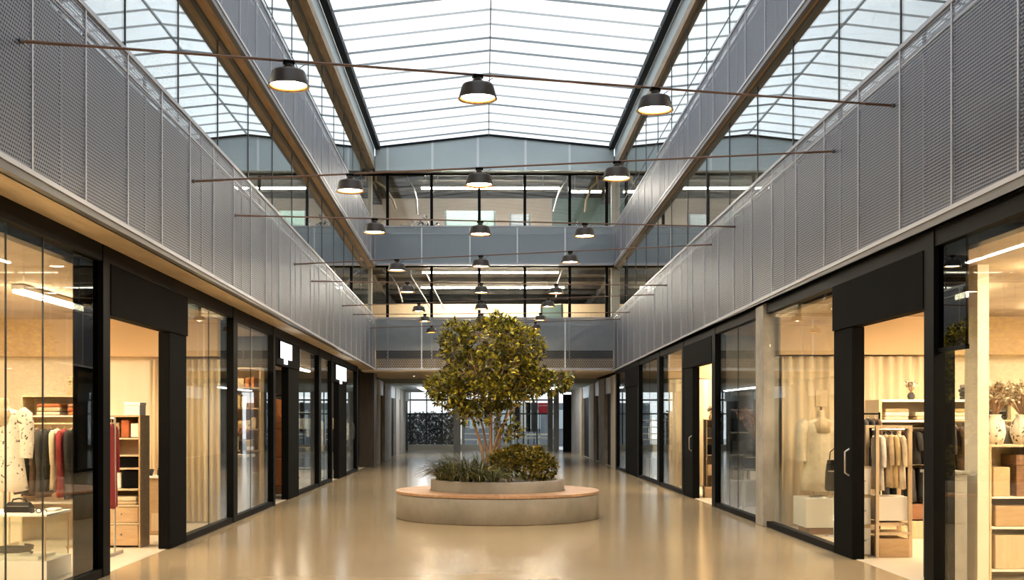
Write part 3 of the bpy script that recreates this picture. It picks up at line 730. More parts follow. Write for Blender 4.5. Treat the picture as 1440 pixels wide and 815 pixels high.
def clump(x, y, z, n, L, label):
    mb = MB()
    for _ in range(n):
        a = R.uniform(0,2*PI); l = L*1.35*R.uniform(.65,1.1); sp = R.uniform(.25,.95); w = R.uniform(.008,.014)
        d = Vector((math.cos(a), math.sin(a), 0)); s = Vector((-d.y, d.x, 0))
        p0 = Vector((x,y,z)) + d*.03; pts = []
        for i in range(6):
            t = i/5; pts.append(p0 + d*(l*sp*t*(.7+.3*t)) + Vector((0,0,l*(1.12*t - (.25+1.0*sp)*t*t*.82))))
        vs = []
        for i, q in enumerate(pts):
            ww = w*(1-.85*(i/5)**1.5); vs += [q - s*ww, q + s*ww + Vector((0,0,.004))]
        mb.add(vs, [(2*i,2*i+1,2*i+3,2*i+2) for i in range(5)], True)
    tag(mb.build('grass_clump', M['blade'], loc=(x,y,z)), label, 'ornamental grass', 'grass clumps in the round planter')
for k, (px, dy, n, L) in enumerate([(624,-.5,80,.44),(637,-.72,80,.40),(655,-.86,90,.42),(674,-.93,90,.42),(694,-.95,80,.38),(641,-.2,80,.55),(660,-.45,90,.58),(676,-.5,80,.55),(632,.2,60,.5),(620,-.1,60,.4)]):
    yy = PY+dy
    clump((px-680)/1600*yy, yy, .565, n, L, ['low grass clump at the left rim of the planter','grass clump second along the left front rim','arching grass clump at the front left rim','grass clump at the front of the planter under the trunks','dark grass clump meeting the shrub at the front rim','tall grass clump in the left half of the planter','tallest grass clump left of the trunks','tall grass clump right beside the trunks','grass clump at the back left of the planter','small grass clump leaning over the left end of the planter'][k])
def shrub(blist, label):
    c0 = blist[0]; yy = PY+c0[4]; bx = (c0[0]-680)/1600*yy
    root = empty('shrub', (bx,yy,.57), label, 'shrub', 'yellow leaved shrubs in the planter')
    mb = MB(); st = MB()
    for px, py, rx, ry, dy in blist:
        c = P(px, py, PY+dy); ax, az = rx/88, ry/88; ay = ax*.8
        for _ in range(int(150*(ax*az*2+ax*ay)/.3*1.5)+30):
            d = Vector((R.gauss(0,1),R.gauss(0,1),R.gauss(0,1)+.2)).normalized(); rr = R.uniform(.4,1)**.6
            p = c + Vector((d.x*ax, d.y*ay, d.z*az))*rr
            if p.z < .6: continue
            rosette(mb, p, d+Vector((0,0,.3)), 6, .07, .02)
        st.tube([(bx+R.uniform(-.05,.05),yy,.56), ((bx+c.x)/2,(yy+c.y)/2,(.6+c.z)/2), c], [.012,.009,.005], 5)
    st.build('stems', M['bark'], root); mb.build('foliage', M['shrub'], root)
shrub([(715,652,22,20,-.4),(728,640,20,14,-.1),(702,650,16,16,-.5)], 'shrub with dark yellow tipped leaves just right of the trunks')
shrub([(745,654,22,20,-.5),(752,642,18,14,-.2)], 'middle shrub with amber leaf tips in the right half of the planter')
shrub([(768,657,17,16,-.15),(762,648,14,12,.1)], 'shrub with orange tipped leaves leaning over the right rim')

# ------------------------------------------------------------------ cables and pendant lamps
def lamp_proto():
    r = empty('pendant_lamp', (0,0,0))
    MB().box(-.045,.045,-.022,.022,-.018,.016).build('clamp', M['black'], r, bevel=.004)
    nk = MB().lathe([(.036,-.015),(.036,-.072)], n=20)
    nk = nk.build('neck', M['bronze'], r)
    sc = MB()
    for s in (-1,1): sc.lathe([(.008,-.045),(.008,-.03)], (s*.042,0,0), 8); sc.box(s*.036-.006,s*.036+.006,-.01,.01,-.055,-.04)
    sc.build('screw', M['steel'], nk)
    sh = MB().lathe([(.0,-.066),(.108,-.066),(.128,-.073),(.137,-.088),(.166,-.190),(.168,-.197),(.163,-.197),(.158,-.190),(.130,-.09),(.1,-.078),(0,-.076)], n=48)
    sh = sh.build('lamp_shade', M['bronze'], r)
    MB().lathe([(.139,-.168),(.156,-.189),(.154,-.1905),(.137,-.171)], n=48, closed=True).build('shade_lining', M['copper'], sh)
    MB().lathe([(0,-.178),(.138,-.174),(.138,-.165),(0,-.165)], n=36).build('diffuser', M['lamp'], sh)
    MB().tube([(.042,0,-.05),(.075,0,-.048),(.11,0,-.02),(.14,0,.0)], .004, 6).build('cord', M['cable'], r)
    return r
proto = lamp_proto(); first = True
rows = [9.87, 13.4, 17.1, 20.6, 24.1, 27.6, 31.0, 34.4]
rname = ['nearest', 'second', 'third', 'fourth', 'fifth', 'sixth', 'seventh', 'farthest']
for i, ym in enumerate(rows):
    sk = 1.58 if i % 2 == 0 else 0.0
    if i == 6: sk = 1.2
    if i == 7: sk = .0
    A = Vector((XL, ym-sk*.92, 4.39)); B = Vector((XR, ym+sk, 4.745 if i < 4 else 4.6))
    if i >= 4: A.z = 4.33
    r = empty('support_cable', (A+B)/2, '%s taut brown cable across the atrium carrying three lamps' % rname[i], 'cable', 'lamp cables across the atrium')
    Bm = A.lerp(B, .5); 
    MB().tube([A, B], .011, 6).build('cable', M['cable'], r)
    for t, e in ((A, 1), (B, -1)):
        dv = (B-A).normalized()*e
        MB().tube([t, t+dv*.03], .022, 10).build('anchor', M['flange'], r)
        MB().tube([t+dv*.04, t+dv*.36], .014, 8).build('turnbuckle', M['cable'], r)
    for j, x in enumerate((-1.57, -.05, 1.57)):
        t = (x-XL)/(XR-XL); p = A.lerp(B, t)
        o = proto if first else copy_tree(proto); first = False
        o.location = (p.x, p.y, p.z - .012); o.rotation_euler = (0,0, math.atan2(B.y-A.y, B.x-A.x))
        tag(o, 'dark bronze pendant lamp, %s one on the %s cable' % (('left','middle','right')[j], rname[i]), 'pendant lamp', 'pendant lamps hung on cables')

# ------------------------------------------------------------------ shop goods
def garment(name, c, w, L, th, col, label, group, along='x', sleeve=.5, rail_z=None, cat='garment', parent=None, m=None, flare=.05, seed=0):
    """c = top centre of the shoulders; 'along' is the direction of the shoulder line."""
    rr = random.Random(seed); mm = m or CM[col]
    n = 20; rows_ = [(0,.22,.5),(.02,.55,.7),(.06,.92,.95),(.12,1,1),(.3,.92,1.05),(.55,.93,1.05),(.8,.97+flare,1.15),(1,1+flare*2,1.2)]
    mb = MB(); vs = []; fs = []; ph = rr.uniform(0,6)
    for t, fw, ft in rows_:
        for k in range(n):
            a = 2*PI*k/n; q = 1+(.22*math.sin(5*a+ph)+.1*math.sin(9*a+2*ph))*min(1,t*1.6)
            u = w*fw*math.copysign(abs(math.cos(a))**.8, math.cos(a)); v = th*ft*math.sin(a)*q
            x, y = (u, v) if along == 'x' else (v, u)
            vs.append((c[0]+x, c[1]+y, c[2]-t*L + (.012*math.sin(3*a+ph) if t == 1 else 0)))
    for i in range(len(rows_)-1):
        for k in range(n): fs.append((i*n+k, (i+1)*n+k, (i+1)*n+(k+1)%n, i*n+(k+1)%n))
    fs.append(tuple(range(n))); fs.append(tuple((len(rows_)-1)*n+k for k in range(n))[::-1])
    mb.add(vs, fs, True)
    sl = []
    if sleeve:
        for s in (-1,1):
            pts = []
            for t, du in ((.05,.82),(.12,1.02),(.3,1.12),(.55,1.16),(.8,1.12)):
                u = s*w*du; z = c[2] - t*L*sleeve/.62*.9
                pts.append((c[0]+u, c[1]-.02*t, z) if along == 'x' else (c[0]+.02*t, c[1]+u, z))
            sl.append(MB().tube(pts, [th*.55,th*.75,th*.72,th*.66,th*.6], 10))
    if parent is None:
        g = empty(name, (c[0],c[1],c[2]-L), label, cat, group)
    else: g = parent
    mb.build('body' if parent is None else 'coat', mm, g)
    for q in sl: q.build('sleeve', mm, g)
    if rail_z is not None:
        hz = c[2]; e = (w*.85, 0) if along == 'x' else (0, w*.85)
        hg = MB().tube([(c[0]-e[0],c[1]-e[1],hz-.05),(c[0],c[1],hz+.012),(c[0]+e[0],c[1]+e[1],hz-.05)], .007, 6)
        hg.tube([(c[0],c[1],hz),(c[0],c[1],rail_z-.02),(c[0]+.015,c[1]+.0,rail_z+.018),(c[0],c[1],rail_z+.026)], .004, 5)
        hg.build('hanger', M['woodpale'], g)
    return g
def rail(x0, x1, y, z, label, m='steel', y1=None, posts=True, r=.012, fl=0.004):
    o = empty('clothes_rack', ((x0+x1)/2, y, fl), label, 'clothes rack')
    y1 = y if y1 is None else y1
    MB().tube([(x0,y,z),(x1,y1,z)], r, 8).build('rail', M[m], o)
    if posts:
        for x, yy in ((x0,y),(x1,y1)):
            MB().tube([(x,yy,fl+.03),(x,yy,z+.02)], r*1.15, 8).build('post', M[m], o)
            MB().box(x-.02,x+.02,yy-.25,yy+.25,fl,fl+.035).build('foot', M[m], o)
    return o
def shelf_unit(x0, x1, y0, y1, zs, h, m, label, back=True, name='shelf_unit', z0=.004, board='white', t=.022):
    o = empty(name, ((x0+x1)/2,(y0+y1)/2,z0), label, 'shelf unit')
    for x in (x0, x1-t): MB().box(x,x+t,y0,y1,z0,h).build('side_panel', M[m], o, bevel=.003)
    for z in zs: MB().box(x0+t,x1-t,y0+.005,y1,z-t/2,z+t/2).build('shelf', M[board], o, bevel=.003)
    MB().box(x0+t,x1-t,y0,y1,h-t,h).build('top', M[m], o, bevel=.003)
    if back: MB().box(x0+t,x1-t,y1-.012,y1,z0,h-t).build('back_panel', M[m], o)
    return o
def stuff_box(name, x0, x1, y0, y1, z0, z1, m, label, cat, group=None, lid=None):
    mm = M[m] if m in M else CM[m]
    o = empty(name, ((x0+x1)/2,(y0+y1)/2,z0), label, cat, group)
    if lid:
        zz = z1-(z1-z0)*.25
        MB().box(x0,x1,y0,y1,z0,zz).build('body', mm, o, bevel=.006)
        MB().box(x0-.006,x1+.006,y0-.006,y1+.006,zz,z1).build('lid', M[lid] if lid in M else CM[lid], o, bevel=.006)
    else:
        WL.pop(o.name); bpy.data.objects.remove(o)
        o = tag(MB().box(x0,x1,y0,y1,z0,z1).build(name, mm, bevel=.012, loc=((x0+x1)/2,(y0+y1)/2,z0)), label, cat, group)
    return o
def folded(x, y, z, cols, w, d, label, group=None):
    """a folded pile: every garment is its own thing"""
    zz = z
    for i, c in enumerate(cols):
        h = .045+.012*(i % 2); a = R.uniform(-.012,.012)
        mb = MB().box(x-w/2+a,x+w/2+a,y-d/2,y+d/2,zz,zz+h)
        o = mb.build('folded_garment', CM[c], bevel=.018, loc=(x,y,zz)); o.modifiers['b'].segments = 4
        tag(o, label % (c, ORD[i]), 'folded clothing', group); zz += h+.001
def bag(x, y, z, w, h, d, m, label, along='y', handle=True, group=None):
    mm = M[m] if m in M else CM[m]
    o = empty('handbag', (x,y,z), label, 'bag', group)
    def q(u, v, k): return (x+u, y+v, z+k) if along == 'x' else (x+v, y+u, z+k)
    vs = []
    for k, s, dd in ((0,.92,1),(.06*h,1,1.05),(.55*h,.97,.95),(h,.82,.35)):
        for su, sv in ((-1,-1),(1,-1),(1,1),(-1,1)): vs.append(q(su*w/2*s, sv*d/2*dd, k))
    fs = [(0,3,2,1),(12,13,14,15)]
    for i in range(3):
        for k in range(4): fs.append((4*i+k,4*i+(k+1)%4,4*i+4+(k+1)%4,4*i+4+k))
    MB().add(vs, fs).build('body', mm, o, bevel=.012)
    fl = [q(-w*.42,-d*.5,h*.98), q(w*.42,-d*.5,h*.98), q(w*.44,-d*.56,h*.55), q(-w*.44,-d*.56,h*.55)]
    if handle:
        MB().tube([q(-w*.28,0,h*.97), q(-w*.24,0,h*1.25), q(0,0,h*1.38), q(w*.24,0,h*1.25), q(w*.28,0,h*.97)], .009, 7).build('handle', mm, o)
    MB().box(*sorted((fl[0][0]-.004, fl[2][0]+.004)), *sorted((fl[0][1]-.004, fl[2][1]+.004)), z+h*.62, z+h*.66).build('clasp', M['steel'], o)
    return o
def vase_flowers(x, y, z, label, pot, leafm, rv=.09, hv=.24, hf=.4, n=60, spread=.2):
    o = empty('flower_vase', (x,y,z), label, 'vase')
    MB().lathe([(0,0),(rv*.7,0),(rv,hv*.4),(rv*.85,hv*.75),(rv*.5,hv*.92),(rv*.6,hv),(rv*.45,hv),(rv*.4,hv*.9)], (x,y,z), 24).build('vase', M[pot] if pot in M else CM[pot], o)
    st = MB(); fl = MB()
    for _ in range(n):
        d = Vector((R.gauss(0,spread),R.gauss(0,spread),1)).normalized(); e = Vector((x,y,z+hv)) + d*hf*R.uniform(.5,1)
        st.tube([(x,y,z+hv*.9), e], .003, 3); rosette(fl, e, d, 6, .05, .014)
    st.build('stems', M['bark'], o); fl.build('blooms', leafm, o)
    return o
M['dry'] = mat('dried_bloom', (.3,.1,.05), .7, rand=[(0,(.16,.06,.035)),(.5,(.34,.12,.05)),(1,(.55,.30,.16))])
M['drypale'] = mat('dried_pale', (.5,.4,.3), .7, rand=[(0,(.12,.09,.06)),(.4,(.48,.38,.26)),(1,(.74,.66,.52))])

# ---- first left shop
r = empty('display_case', (-4.65,11.5,.004), 'white plinth with a glass case in the first left shop window', 'display case')
MB().box(-5.05,-4.28,11.15,11.82,.004,.2).build('plinth', M['white'], r, bevel=.006)
for x0,x1,y0,y1 in ((-5.03,-4.3,11.17,11.176),(-5.03,-4.3,11.794,11.8),(-5.03,-5.024,11.176,11.794),(-4.306,-4.3,11.176,11.794)):
    MB().box(x0,x1,y0,y1,.2,.635).build('glass_side', M['case'], r)
for x,y in ((-5.03,11.17),(-4.312,11.17),(-5.03,11.788),(-4.312,11.788)): MB().box(x,x+.012,y,y+.012,.2,.64).build('corner_strip', M['wood'], r)
MB().box(-5.05,-4.28,11.15,11.82,.636,.66).build('top', M['white'], r, bevel=.004)
MB().box(-5.02,-4.4,11.25,11.7,.2,.235).build('inner_stand', M['white'], r, bevel=.004)
pts = []
for k in range(60):
    a = k/59*2*PI*3.2; pts.append((-4.72+.17*math.cos(a)*(1+.1*math.sin(a*.7)), 11.45+.12*math.sin(a), .25+.0012*k))
tag(MB().tube(pts, .011, 6).build('leather_belt', CM['charcoal'], loc=(-4.7,11.45,.245)), 'coiled dark belt lying inside the glass display case', 'belt')
bag(-4.66,11.42,.661,.26,.10,.13,'black','low black bag on top of the glass display case','x')
r = empty('sunglasses', (-4.42,11.3,.661), 'black sunglasses on top of the glass display case', 'sunglasses')
for s in (-1,1):
    MB().tube([(-4.43+s*.035+.026*math.cos(a*PI/6),11.24,.69+.022*math.sin(a*PI/6)) for a in range(13)], .005, 6).build('lens_rim', CM['black'], r)
    MB().tube([(-4.43+s*.062,11.24,.695),(-4.43+s*.064,11.36,.69),(-4.43+s*.06,11.38,.665)], .004, 6).build('arm', CM['black'], r)
MB().tube([(-4.44,11.24,.695),(-4.42,11.24,.695)], .004, 6).build('bridge', CM['black'], r)
stuff_box('gift_box',-4.44,-4.32,11.5,11.68,.661,.69,'white','flat white box at the corridor end of the glass case top','box')
# round white side table at the frame's left edge
r = empty('side_table', (-4.78,10.75,.004), 'small round white table left of the glass display case', 'table')
MB().lathe([(0,.66),(.2,.66),(.21,.672),(.2,.69),(0,.69)], (-4.82,10.75,0), 32).build('tabletop', M['white'], r)
MB().lathe([(.022,.004),(.022,.66)], (-4.82,10.75,0), 12).build('leg', M['white'], r); MB().lathe([(.15,.004),(.15,.02),(.02,.04)], (-4.82,10.75,0), 24).build('foot', M['white'], r)
bag(-4.84,10.72,.691,.2,.13,.1,'black','black handbag on the small round white table','x')
rail(-5.92,-5.1,14.2,1.53,'steel clothes rack with rust and dark garments in the first left shop','woodpale')
g1 = [('rust',.9),('brown',.95),('black',.98),('brown',.92),('charcoal',1.0),('black',.95),('cream',.9),('red',1.0),('black',1.02)]
for k, (c, L) in enumerate(g1):
    garment('hanging_garment', (-5.84+.088*k,14.2+R.uniform(-.02,.02),1.47),.19,L*.84,.046,c,'%s garment, %s from the left on the rack behind the left window' % (c, ORD[k]),'clothes on the left shop rack','y',.5,1.53,seed=k)
def mannequin(x, y, z0, zs, m, label, w=.2, L=.9, seed=3, stand=True, headless=True):
    o = empty('mannequin', (x,y,z0), label, 'mannequin')
    MB().lathe([(.02,zs-.25),(.15,zs-.2),(.16,zs-.06),(.07,zs+.0),(.05,zs+.03),(.05,zs+.1),(.03,zs+.115)], (x,y,0), 20).build('torso', CM['beige'], o)
    garment('c',(x,y,zs),w,L,.12,'cream',None,None,'x',.52,parent=o,m=m,seed=seed,flare=.1)
    if stand:
        MB().lathe([(.016,z0),(.016,zs-.22)], (x,y,0), 10).build('pole', M['steel'], o); MB().lathe([(.16,z0),(.16,z0+.012),(.03,z0+.03)], (x,y,0), 24).build('base', M['steel'], o)
    return o
mannequin(-5.52,13.1,.004,1.72,M['fleck'],'mannequin in a white coat with black flecks at the left picture edge',.23,.95)
shelf_unit(-6.0,-5.05,14.75,15.15,(.5,1.0,1.63),1.9,'woodpale','tall pale shelf unit behind the left clothes rack')
stuff_box('storage_box',-5.42,-5.08,14.8,15.1,1.9,2.14,'fleckbox','flecked brown box on top of the shelf behind the clothes rack','box',lid='fleckbox')
folded(-5.25,14.92,1.642,('orange','rust','tan'),.3,.28,'%s folded top, %s from the bottom on the shelf over the left rack')
folded(-5.65,14.92,1.642,('cream','beige','rust'),.3,.28,'%s folded top, %s up in the other pile over the left rack')
# goods seen through the left doorway
shelf_unit(-4.72,-4.24,14.05,14.45,(.30,.52,.72,.98,1.14,1.35),1.64,'wood','narrow wooden shelf unit seen through the left doorway',board='woodpale')
for k, (z0, z1) in enumerate(((.03,.285),(.315,.505),)):
    r = empty('drawer_box', (-4.48,14.2,z0), 'wooden drawer box, %s in the narrow shelf unit' % ('lowest' if k == 0 else 'second'), 'drawer')
    MB().box(-4.69,-4.27,14.06,14.42,z0,z1).build('body', M['wood'], r, bevel=.006); MB().lathe([(.012,0),(.016,.02)], (-4.48,14.05,(z0+z1)/2), 8).build('knob', M['steel'], r)
for k, (xa, xb, za, zb, m) in enumerate(((-4.68,-4.5,.734,.93,'white'),(-4.48,-4.28,.734,.96,'black'),(-4.68,-4.28,.995,1.12,'black'),(-4.66,-4.52,1.365,1.55,'fleckbox'),(-4.5,-4.4,1.365,1.58,'rust'),(-4.38,-4.28,1.365,1.54,'white'))):
    stuff_box('storage_box',xa,xb,14.12,14.38,za,zb,m,['small white box on a middle shelf seen through the left doorway','black box beside the small white box in the narrow shelf','wide black box on the upper middle shelf of the narrow unit','flecked box on the top shelf of the narrow unit','rust box between two others on the top shelf of the narrow unit','pale box at the right end of the top shelf'][k],'box')
for k in range(3): folded(-4.48,14.22,.532+0*k,('beige','cream'),.36,.28,'%s folded knit, %s in the low shelf of the narrow unit') if k == 0 else None
stuff_box('gift_box',-4.45,-4.26,14.1,14.35,1.64,1.80,'white','white boxed frame standing on top of the narrow shelf unit','box',lid='white')
rail(-4.53,-4.31,13.3,1.6,'short rail with red and cream garments inside the left doorway','steel')
for k, c in enumerate(('cream','rust','red')):
    garment('hanging_garment',(-4.49+.07*k,13.3,1.54),.17,(.75,.7,.98)[k],.035,c,'%s garment on the short rail just inside the left doorway' % c,'clothes on the short rail','y',.5,1.6,seed=20+k)
r = empty('counter', (-4.45,15.75,.004), 'slim wooden counter beside the left door post', 'counter')
MB().box(-4.62,-4.28,15.6,16.0,.004,.78).build('body', M['wood'], r, bevel=.006); MB().box(-4.65,-4.26,15.57,16.03,.78,.81).build('top', M['white'], r, bevel=.004)
MB().box(-4.55,-4.4,15.585,15.6,.06,.3).build('door', M['woodpale'], r)
bag(-4.45,15.8,.811,.14,.13,.1,'charcoal','small dark bag on the slim wooden counter','x')
r = empty('tablet_stand', (-4.7,15.7,.004), 'thin stand with a tilted black tablet inside the left doorway', 'tablet stand')
MB().lathe([(.1,.004),(.1,.02),(.012,.03),(.012,.66)], (-4.68,15.7,0), 16).build('pole', M['white'], r)
MB().hexa([(-4.76,15.62,.66),(-4.6,15.62,.66),(-4.6,15.64,.655),(-4.76,15.64,.655),(-4.74,15.74,.9),(-4.56,15.74,.9),(-4.56,15.76,.895),(-4.74,15.76,.895)]).build('screen', CM['black'], r)
# curtain in front of partition behind left window B
def curtain(x0, x1, y, z0, z1, m, label, n=60, amp=.035):
    vs = []; 
    for k in range(n+1):
        x = x0+(x1-x0)*k/n; d = amp*math.sin(k*1.15)+amp*.4*math.sin(k*.37)
        vs += [(x,y+d,z0),(x,y+d,z1),(x,y+d+.012,z0),(x,y+d+.012,z1)]
    fs = []
    for k in range(n):
        a = 4*k; fs += [(a,a+4,a+5,a+1),(a+2,a+3,a+7,a+6),(a+1,a+5,a+7,a+3),(a,a+2,a+6,a+4)]
    fs += [(0,1,3,2),(4*n,4*n+2,4*n+3,4*n+1)]
    tag(MB().add(vs, fs, True).build('curtain', m, loc=((x0+x1)/2,y,z0)), label, 'curtain')
curtain(-5.1,-4.02,17.38,.02,2.5,M['curtain'],'long cream curtain behind the left window after the doorway')
bag(-4.2,15.45,1.1,.3,.22,.12,'black','black tote bag hanging high beside the left door post','x')
r = empty('display_stand', (-4.2,15.45,.004), 'slender black stand holding two bags beside the left door post', 'stand')
MB().lathe([(.14,.004),(.14,.02),(.012,.03),(.012,1.09)], (-4.2,15.62,0), 16).build('pole', M['black'], r)
MB().box(-4.3,-4.1,15.38,15.63,1.075,1.098).build('arm', M['black'], r); MB().box(-4.3,-4.1,15.38,15.63,.57,.592).build('lower_arm', M['black'], r)
bag(-4.2,15.45,.593,.22,.16,.1,'charcoal','smaller dark bag on the lower arm of the black stand','x')

# ---- second left shop: concrete counter and golden shelves
r = empty('counter', (-4.5,19.8,.004), 'grey concrete counter behind the second left shop window', 'counter')
MB().box(-5.2,-4.05,19.5,19.95,.004,.93).build('body', M['conc'], r, bevel=.01); MB().box(-5.24,-4.01,19.46,19.99,.93,.98).build('top', M['concpale'], r, bevel=.006)
sh = empty('shelf_unit', (-4.6,20.6,.004), 'tall shelves of golden goods behind the concrete counter', 'shelf unit')
for x in (-5.2,-4.6,-4.01): MB().box(x-.012,x+.012,20.4,20.72,.004,2.5).build('upright', M['wood'], sh)
for z in (.6,1.02,1.4,1.78,2.15,2.5): MB().box(-5.2,-4.0,20.4,20.72,z-.012,z+.012).build('shelf', M['wood'], sh)
MB().box(-5.2,-4.0,20.72,20.75,.004,2.5).build('back_panel', M['wood'], sh)
golds = ['sand','tan','beige','black','orange','cream','brown']
for zi, z in enumerate((1.02,1.4,1.78,2.15)):
    x = -5.16
    while x < -4.1:
        wd = R.uniform(.06,.13); h = R.uniform(.14,.31); c = R.choice(golds)
        if abs(x+wd/2+4.6) > wd/2+.025 and x+wd < -4.03:
            tag(MB().box(x,x+wd,20.44,20.68,z+.013,z+.013+h).build('storage_box', CM[c], bevel=.01, loc=(x+wd/2,20.56,z+.013)),
                '%s box on the %s shelf behind the concrete counter' % (c, ['lowest','second','third','top'][zi]), 'box', 'golden goods, %s boxes on shelf %s' % (c, ORD[zi]))
        x += wd+.02
for k, x in enumerate((-5.0,-4.72,-4.44,-4.16)):
    vase_flowers(x,19.72,.981,['pale dried stems at the far left end of the concrete counter','rust dried stems second along the concrete counter','pale dried stems third along the concrete counter','rust dried stems at the window end of the concrete counter'][k],'charcoal',M['drypale'] if k % 2 == 0 else M['dry'],.06,.18,.32,26,.25)
# ---- third left shop: orange leather goods by the dark doorway
struct('trim_13', MB().box(-4.72,-4.05,24.0,24.7,.004,.14), M['woodred'], 'low wooden step inside the dark signed doorway', 'plinth')
for k, (z, w, h, d) in enumerate(((.14,.5,.62,.34),(.762,.44,.6,.30),)):
    r = empty('suitcase', (-4.38,24.35,z), ['large orange leather case standing on the step in the dark doorway','smaller orange leather case stacked on the large one'][k], 'suitcase', 'orange leather cases')
    MB().box(-4.38-w/2,-4.38+w/2,24.35-d/2,24.35+d/2,z,z+h).build('body', M['leather'], r, bevel=.03)
    for s in (-.3,.3): MB().box(-4.38+s*w-.02,-4.38+s*w+.02,24.35-d/2-.006,24.35+d/2+.006,z+.003,z+h+.006).build('strap', CM['tan'], r)
bag(-4.44,24.33,1.37,.34,.26,.2,'leather','orange leather handbag on top of the two leather cases','x')
garment('hanging_garment',(-4.5,24.62,2.02),.16,.4,.06,'orange','orange jacket hanging above the leather bag in the dark doorway',None,'x',.5,2.1,seed=41)
rail(-4.95,-4.1,24.62,2.1,'dark rail above the leather cases in the signed doorway','black')
# ---- fourth left shop: white rack + black goods
shelf_unit(-4.62,-4.05,27.6,28.0,(.4,.9,1.35,1.75),2.1,'white','white open rack behind the far left shop window',back=False)
for k,(z,c) in enumerate(((.411,'charcoal'),(.911,'black'),(1.361,'white'),(1.761,'charcoal'))):
    stuff_box('storage_box',-4.55,-4.12,27.65,27.95,z,z+.24,c,'%s box on the %s shelf of the white open rack' % (c, ORD[k]),'box')
rail(-4.9,-4.2,30.0,1.6,'black rail of dark clothes in the far left shop','black')
for k in range(6):
    c = ('black','charcoal','white','grey','black','white')[k]
    garment('hanging_garment',(-4.83+.11*k,30.0,1.54),.19,.8,.05,c,'%s garment, %s on the rail in the far left shop' % (c,ORD[k]),'clothes in the far left shop','y',.5,1.6,seed=50+k)
for k,y in enumerate((32.4,33.3,34.1)):
    mannequin(-4.3+.07*k,y,.004,1.5,(CM['black'],CM['white'],CM['charcoal'])[k],'mannequin in a %s coat in the last left shop window' % ('black','white','charcoal')[k],.19,.85,60+k)
shelf_unit(-4.95,-4.5,26.6,27.0,(.5,1.0,1.5),1.95,'mull','dark shelf unit behind the first pane after the signed doorway',board='mull')
for k,(z,c) in enumerate(((.511,'grey'),(1.011,'white'),(1.511,'charcoal'))):
    stuff_box('storage_box',-4.88,-4.56,26.64,26.95,z,z+.26,c,'%s box on the %s shelf of the dark shelf unit' % (c, ORD[k]),'box')

# ---- first right shop
# mannequin with coat
r = empty('plinth', (4.72,15.9,.004), 'white angular plinth under the mannequin in the right window', 'plinth')
MB().box(4.42,5.05,15.6,16.25,.10,.5).build('body', M['white'], r, bevel=.008); MB().box(4.48,5.0,15.66,16.2,.004,.1).build('base', M['woodred'], r)
mannequin(4.71,15.9,.5,1.6,CM['cream'],'headless mannequin in a long cream coat behind the right window',.24,1.0,5)
stuff_box('price_board',4.63,4.80,15.88,15.91,1.76,2.0,'beige','small framed board standing over the mannequin neck','board')
r = [o for o in bpy.data.objects if o.name == 'price_board'][0]
MB().box(4.7,4.73,15.885,15.905,1.70,1.765).build('stem', CM['brown'], r)
bag(4.75,15.40,.62,.24,.42,.1,'black','black leather bag hanging in front of the cream coat','x')
r = empty('bag_stand', (4.75,15.45,.004), 'thin steel stand carrying the black bag before the coat', 'stand')
MB().lathe([(.12,.004),(.12,.016),(.01,.025),(.01,.6)], (4.75,15.42,0), 14).build('pole', M['steel'], r); MB().box(4.67,4.83,15.34,15.46,.6,.618).build('tray', M['steel'], r)
curtain(4.42,6.6,16.85,.02,2.52,M['curtain'],'long cream curtain behind the coat in the right window',80)
# wardrobe frame seen through the doorway
fr = empty('garment_stand', (4.75,13.2,.004), 'pale wooden garment stand with drawer seen through the right doorway', 'garment stand')
for x in (4.53,4.91):
    for yy in (13.1,13.45): MB().box(x-.02,x+.02,yy-.02,yy+.02,.004,1.52).build('post', M['woodpale'], fr, bevel=.003)
for yy in (13.1,13.45): MB().box(4.53,4.91,yy-.018,yy+.018,1.49,1.52).build('top_bar', M['woodpale'], fr)
MB().box(4.55,4.89,13.08,13.47,.004,.22).build('drawer', M['wood'], fr, bevel=.006)
MB().box(4.55,4.89,13.08,13.47,.26,.29).build('shelf', M['woodpale'], fr)
MB().box(4.55,4.89,13.12,13.45,.42,.70).build('cabinet', M['white'], fr, bevel=.006)
MB().box(4.55,4.89,13.12,13.45,.36,.40).build('shelf', M['woodpale'], fr)
MB().tube([(4.53,13.27,1.47),(4.91,13.27,1.47)], .011, 8).build('hanging_rail', M['steel'], fr)
for k,(x,c,L) in enumerate(((4.6,'white',.64),(4.69,'beige',.6),(4.76,'sand',.6),(4.84,'cream',.62))):
    garment('hanging_garment',(x,13.27,1.41),.15,L,.042,c,'%s top, %s on the pale wooden garment stand' % (c,ORD[k]),'tops on the wooden stand','y',.5,1.47,seed=70+k)
# tall light cabinet left of it
r = empty('cabinet', (4.42,13.4,.004), 'pale cabinet standing left of the wooden garment stand', 'cabinet')
MB().box(4.345,4.495,13.2,13.6,.004,1.05).build('body', M['woodpale'], r, bevel=.006)
for z0,z1 in ((.03,.33),(.37,.68),(.72,1.02)): 
    d = MB().box(4.355,4.485,13.185,13.2,z0,z1).build('drawer', M['white'], r); MB().lathe([(.012,0),(.012,.014)], (4.42,13.178,(z0+z1)/2), 8).build('knob', M['steel'], d)
rail(4.79,5.08,14.6,1.66,'short rail of dark clothes by the right doorway post','black')
for k,c in enumerate(('charcoal','black','brown')):
    garment('hanging_garment',(4.85+.085*k,14.6,1.6),.17,.62,.04,c,'%s garment on the short dark rail by the right doorway' % c,'clothes on the short dark rail','y',.5,1.66,seed=80+k)
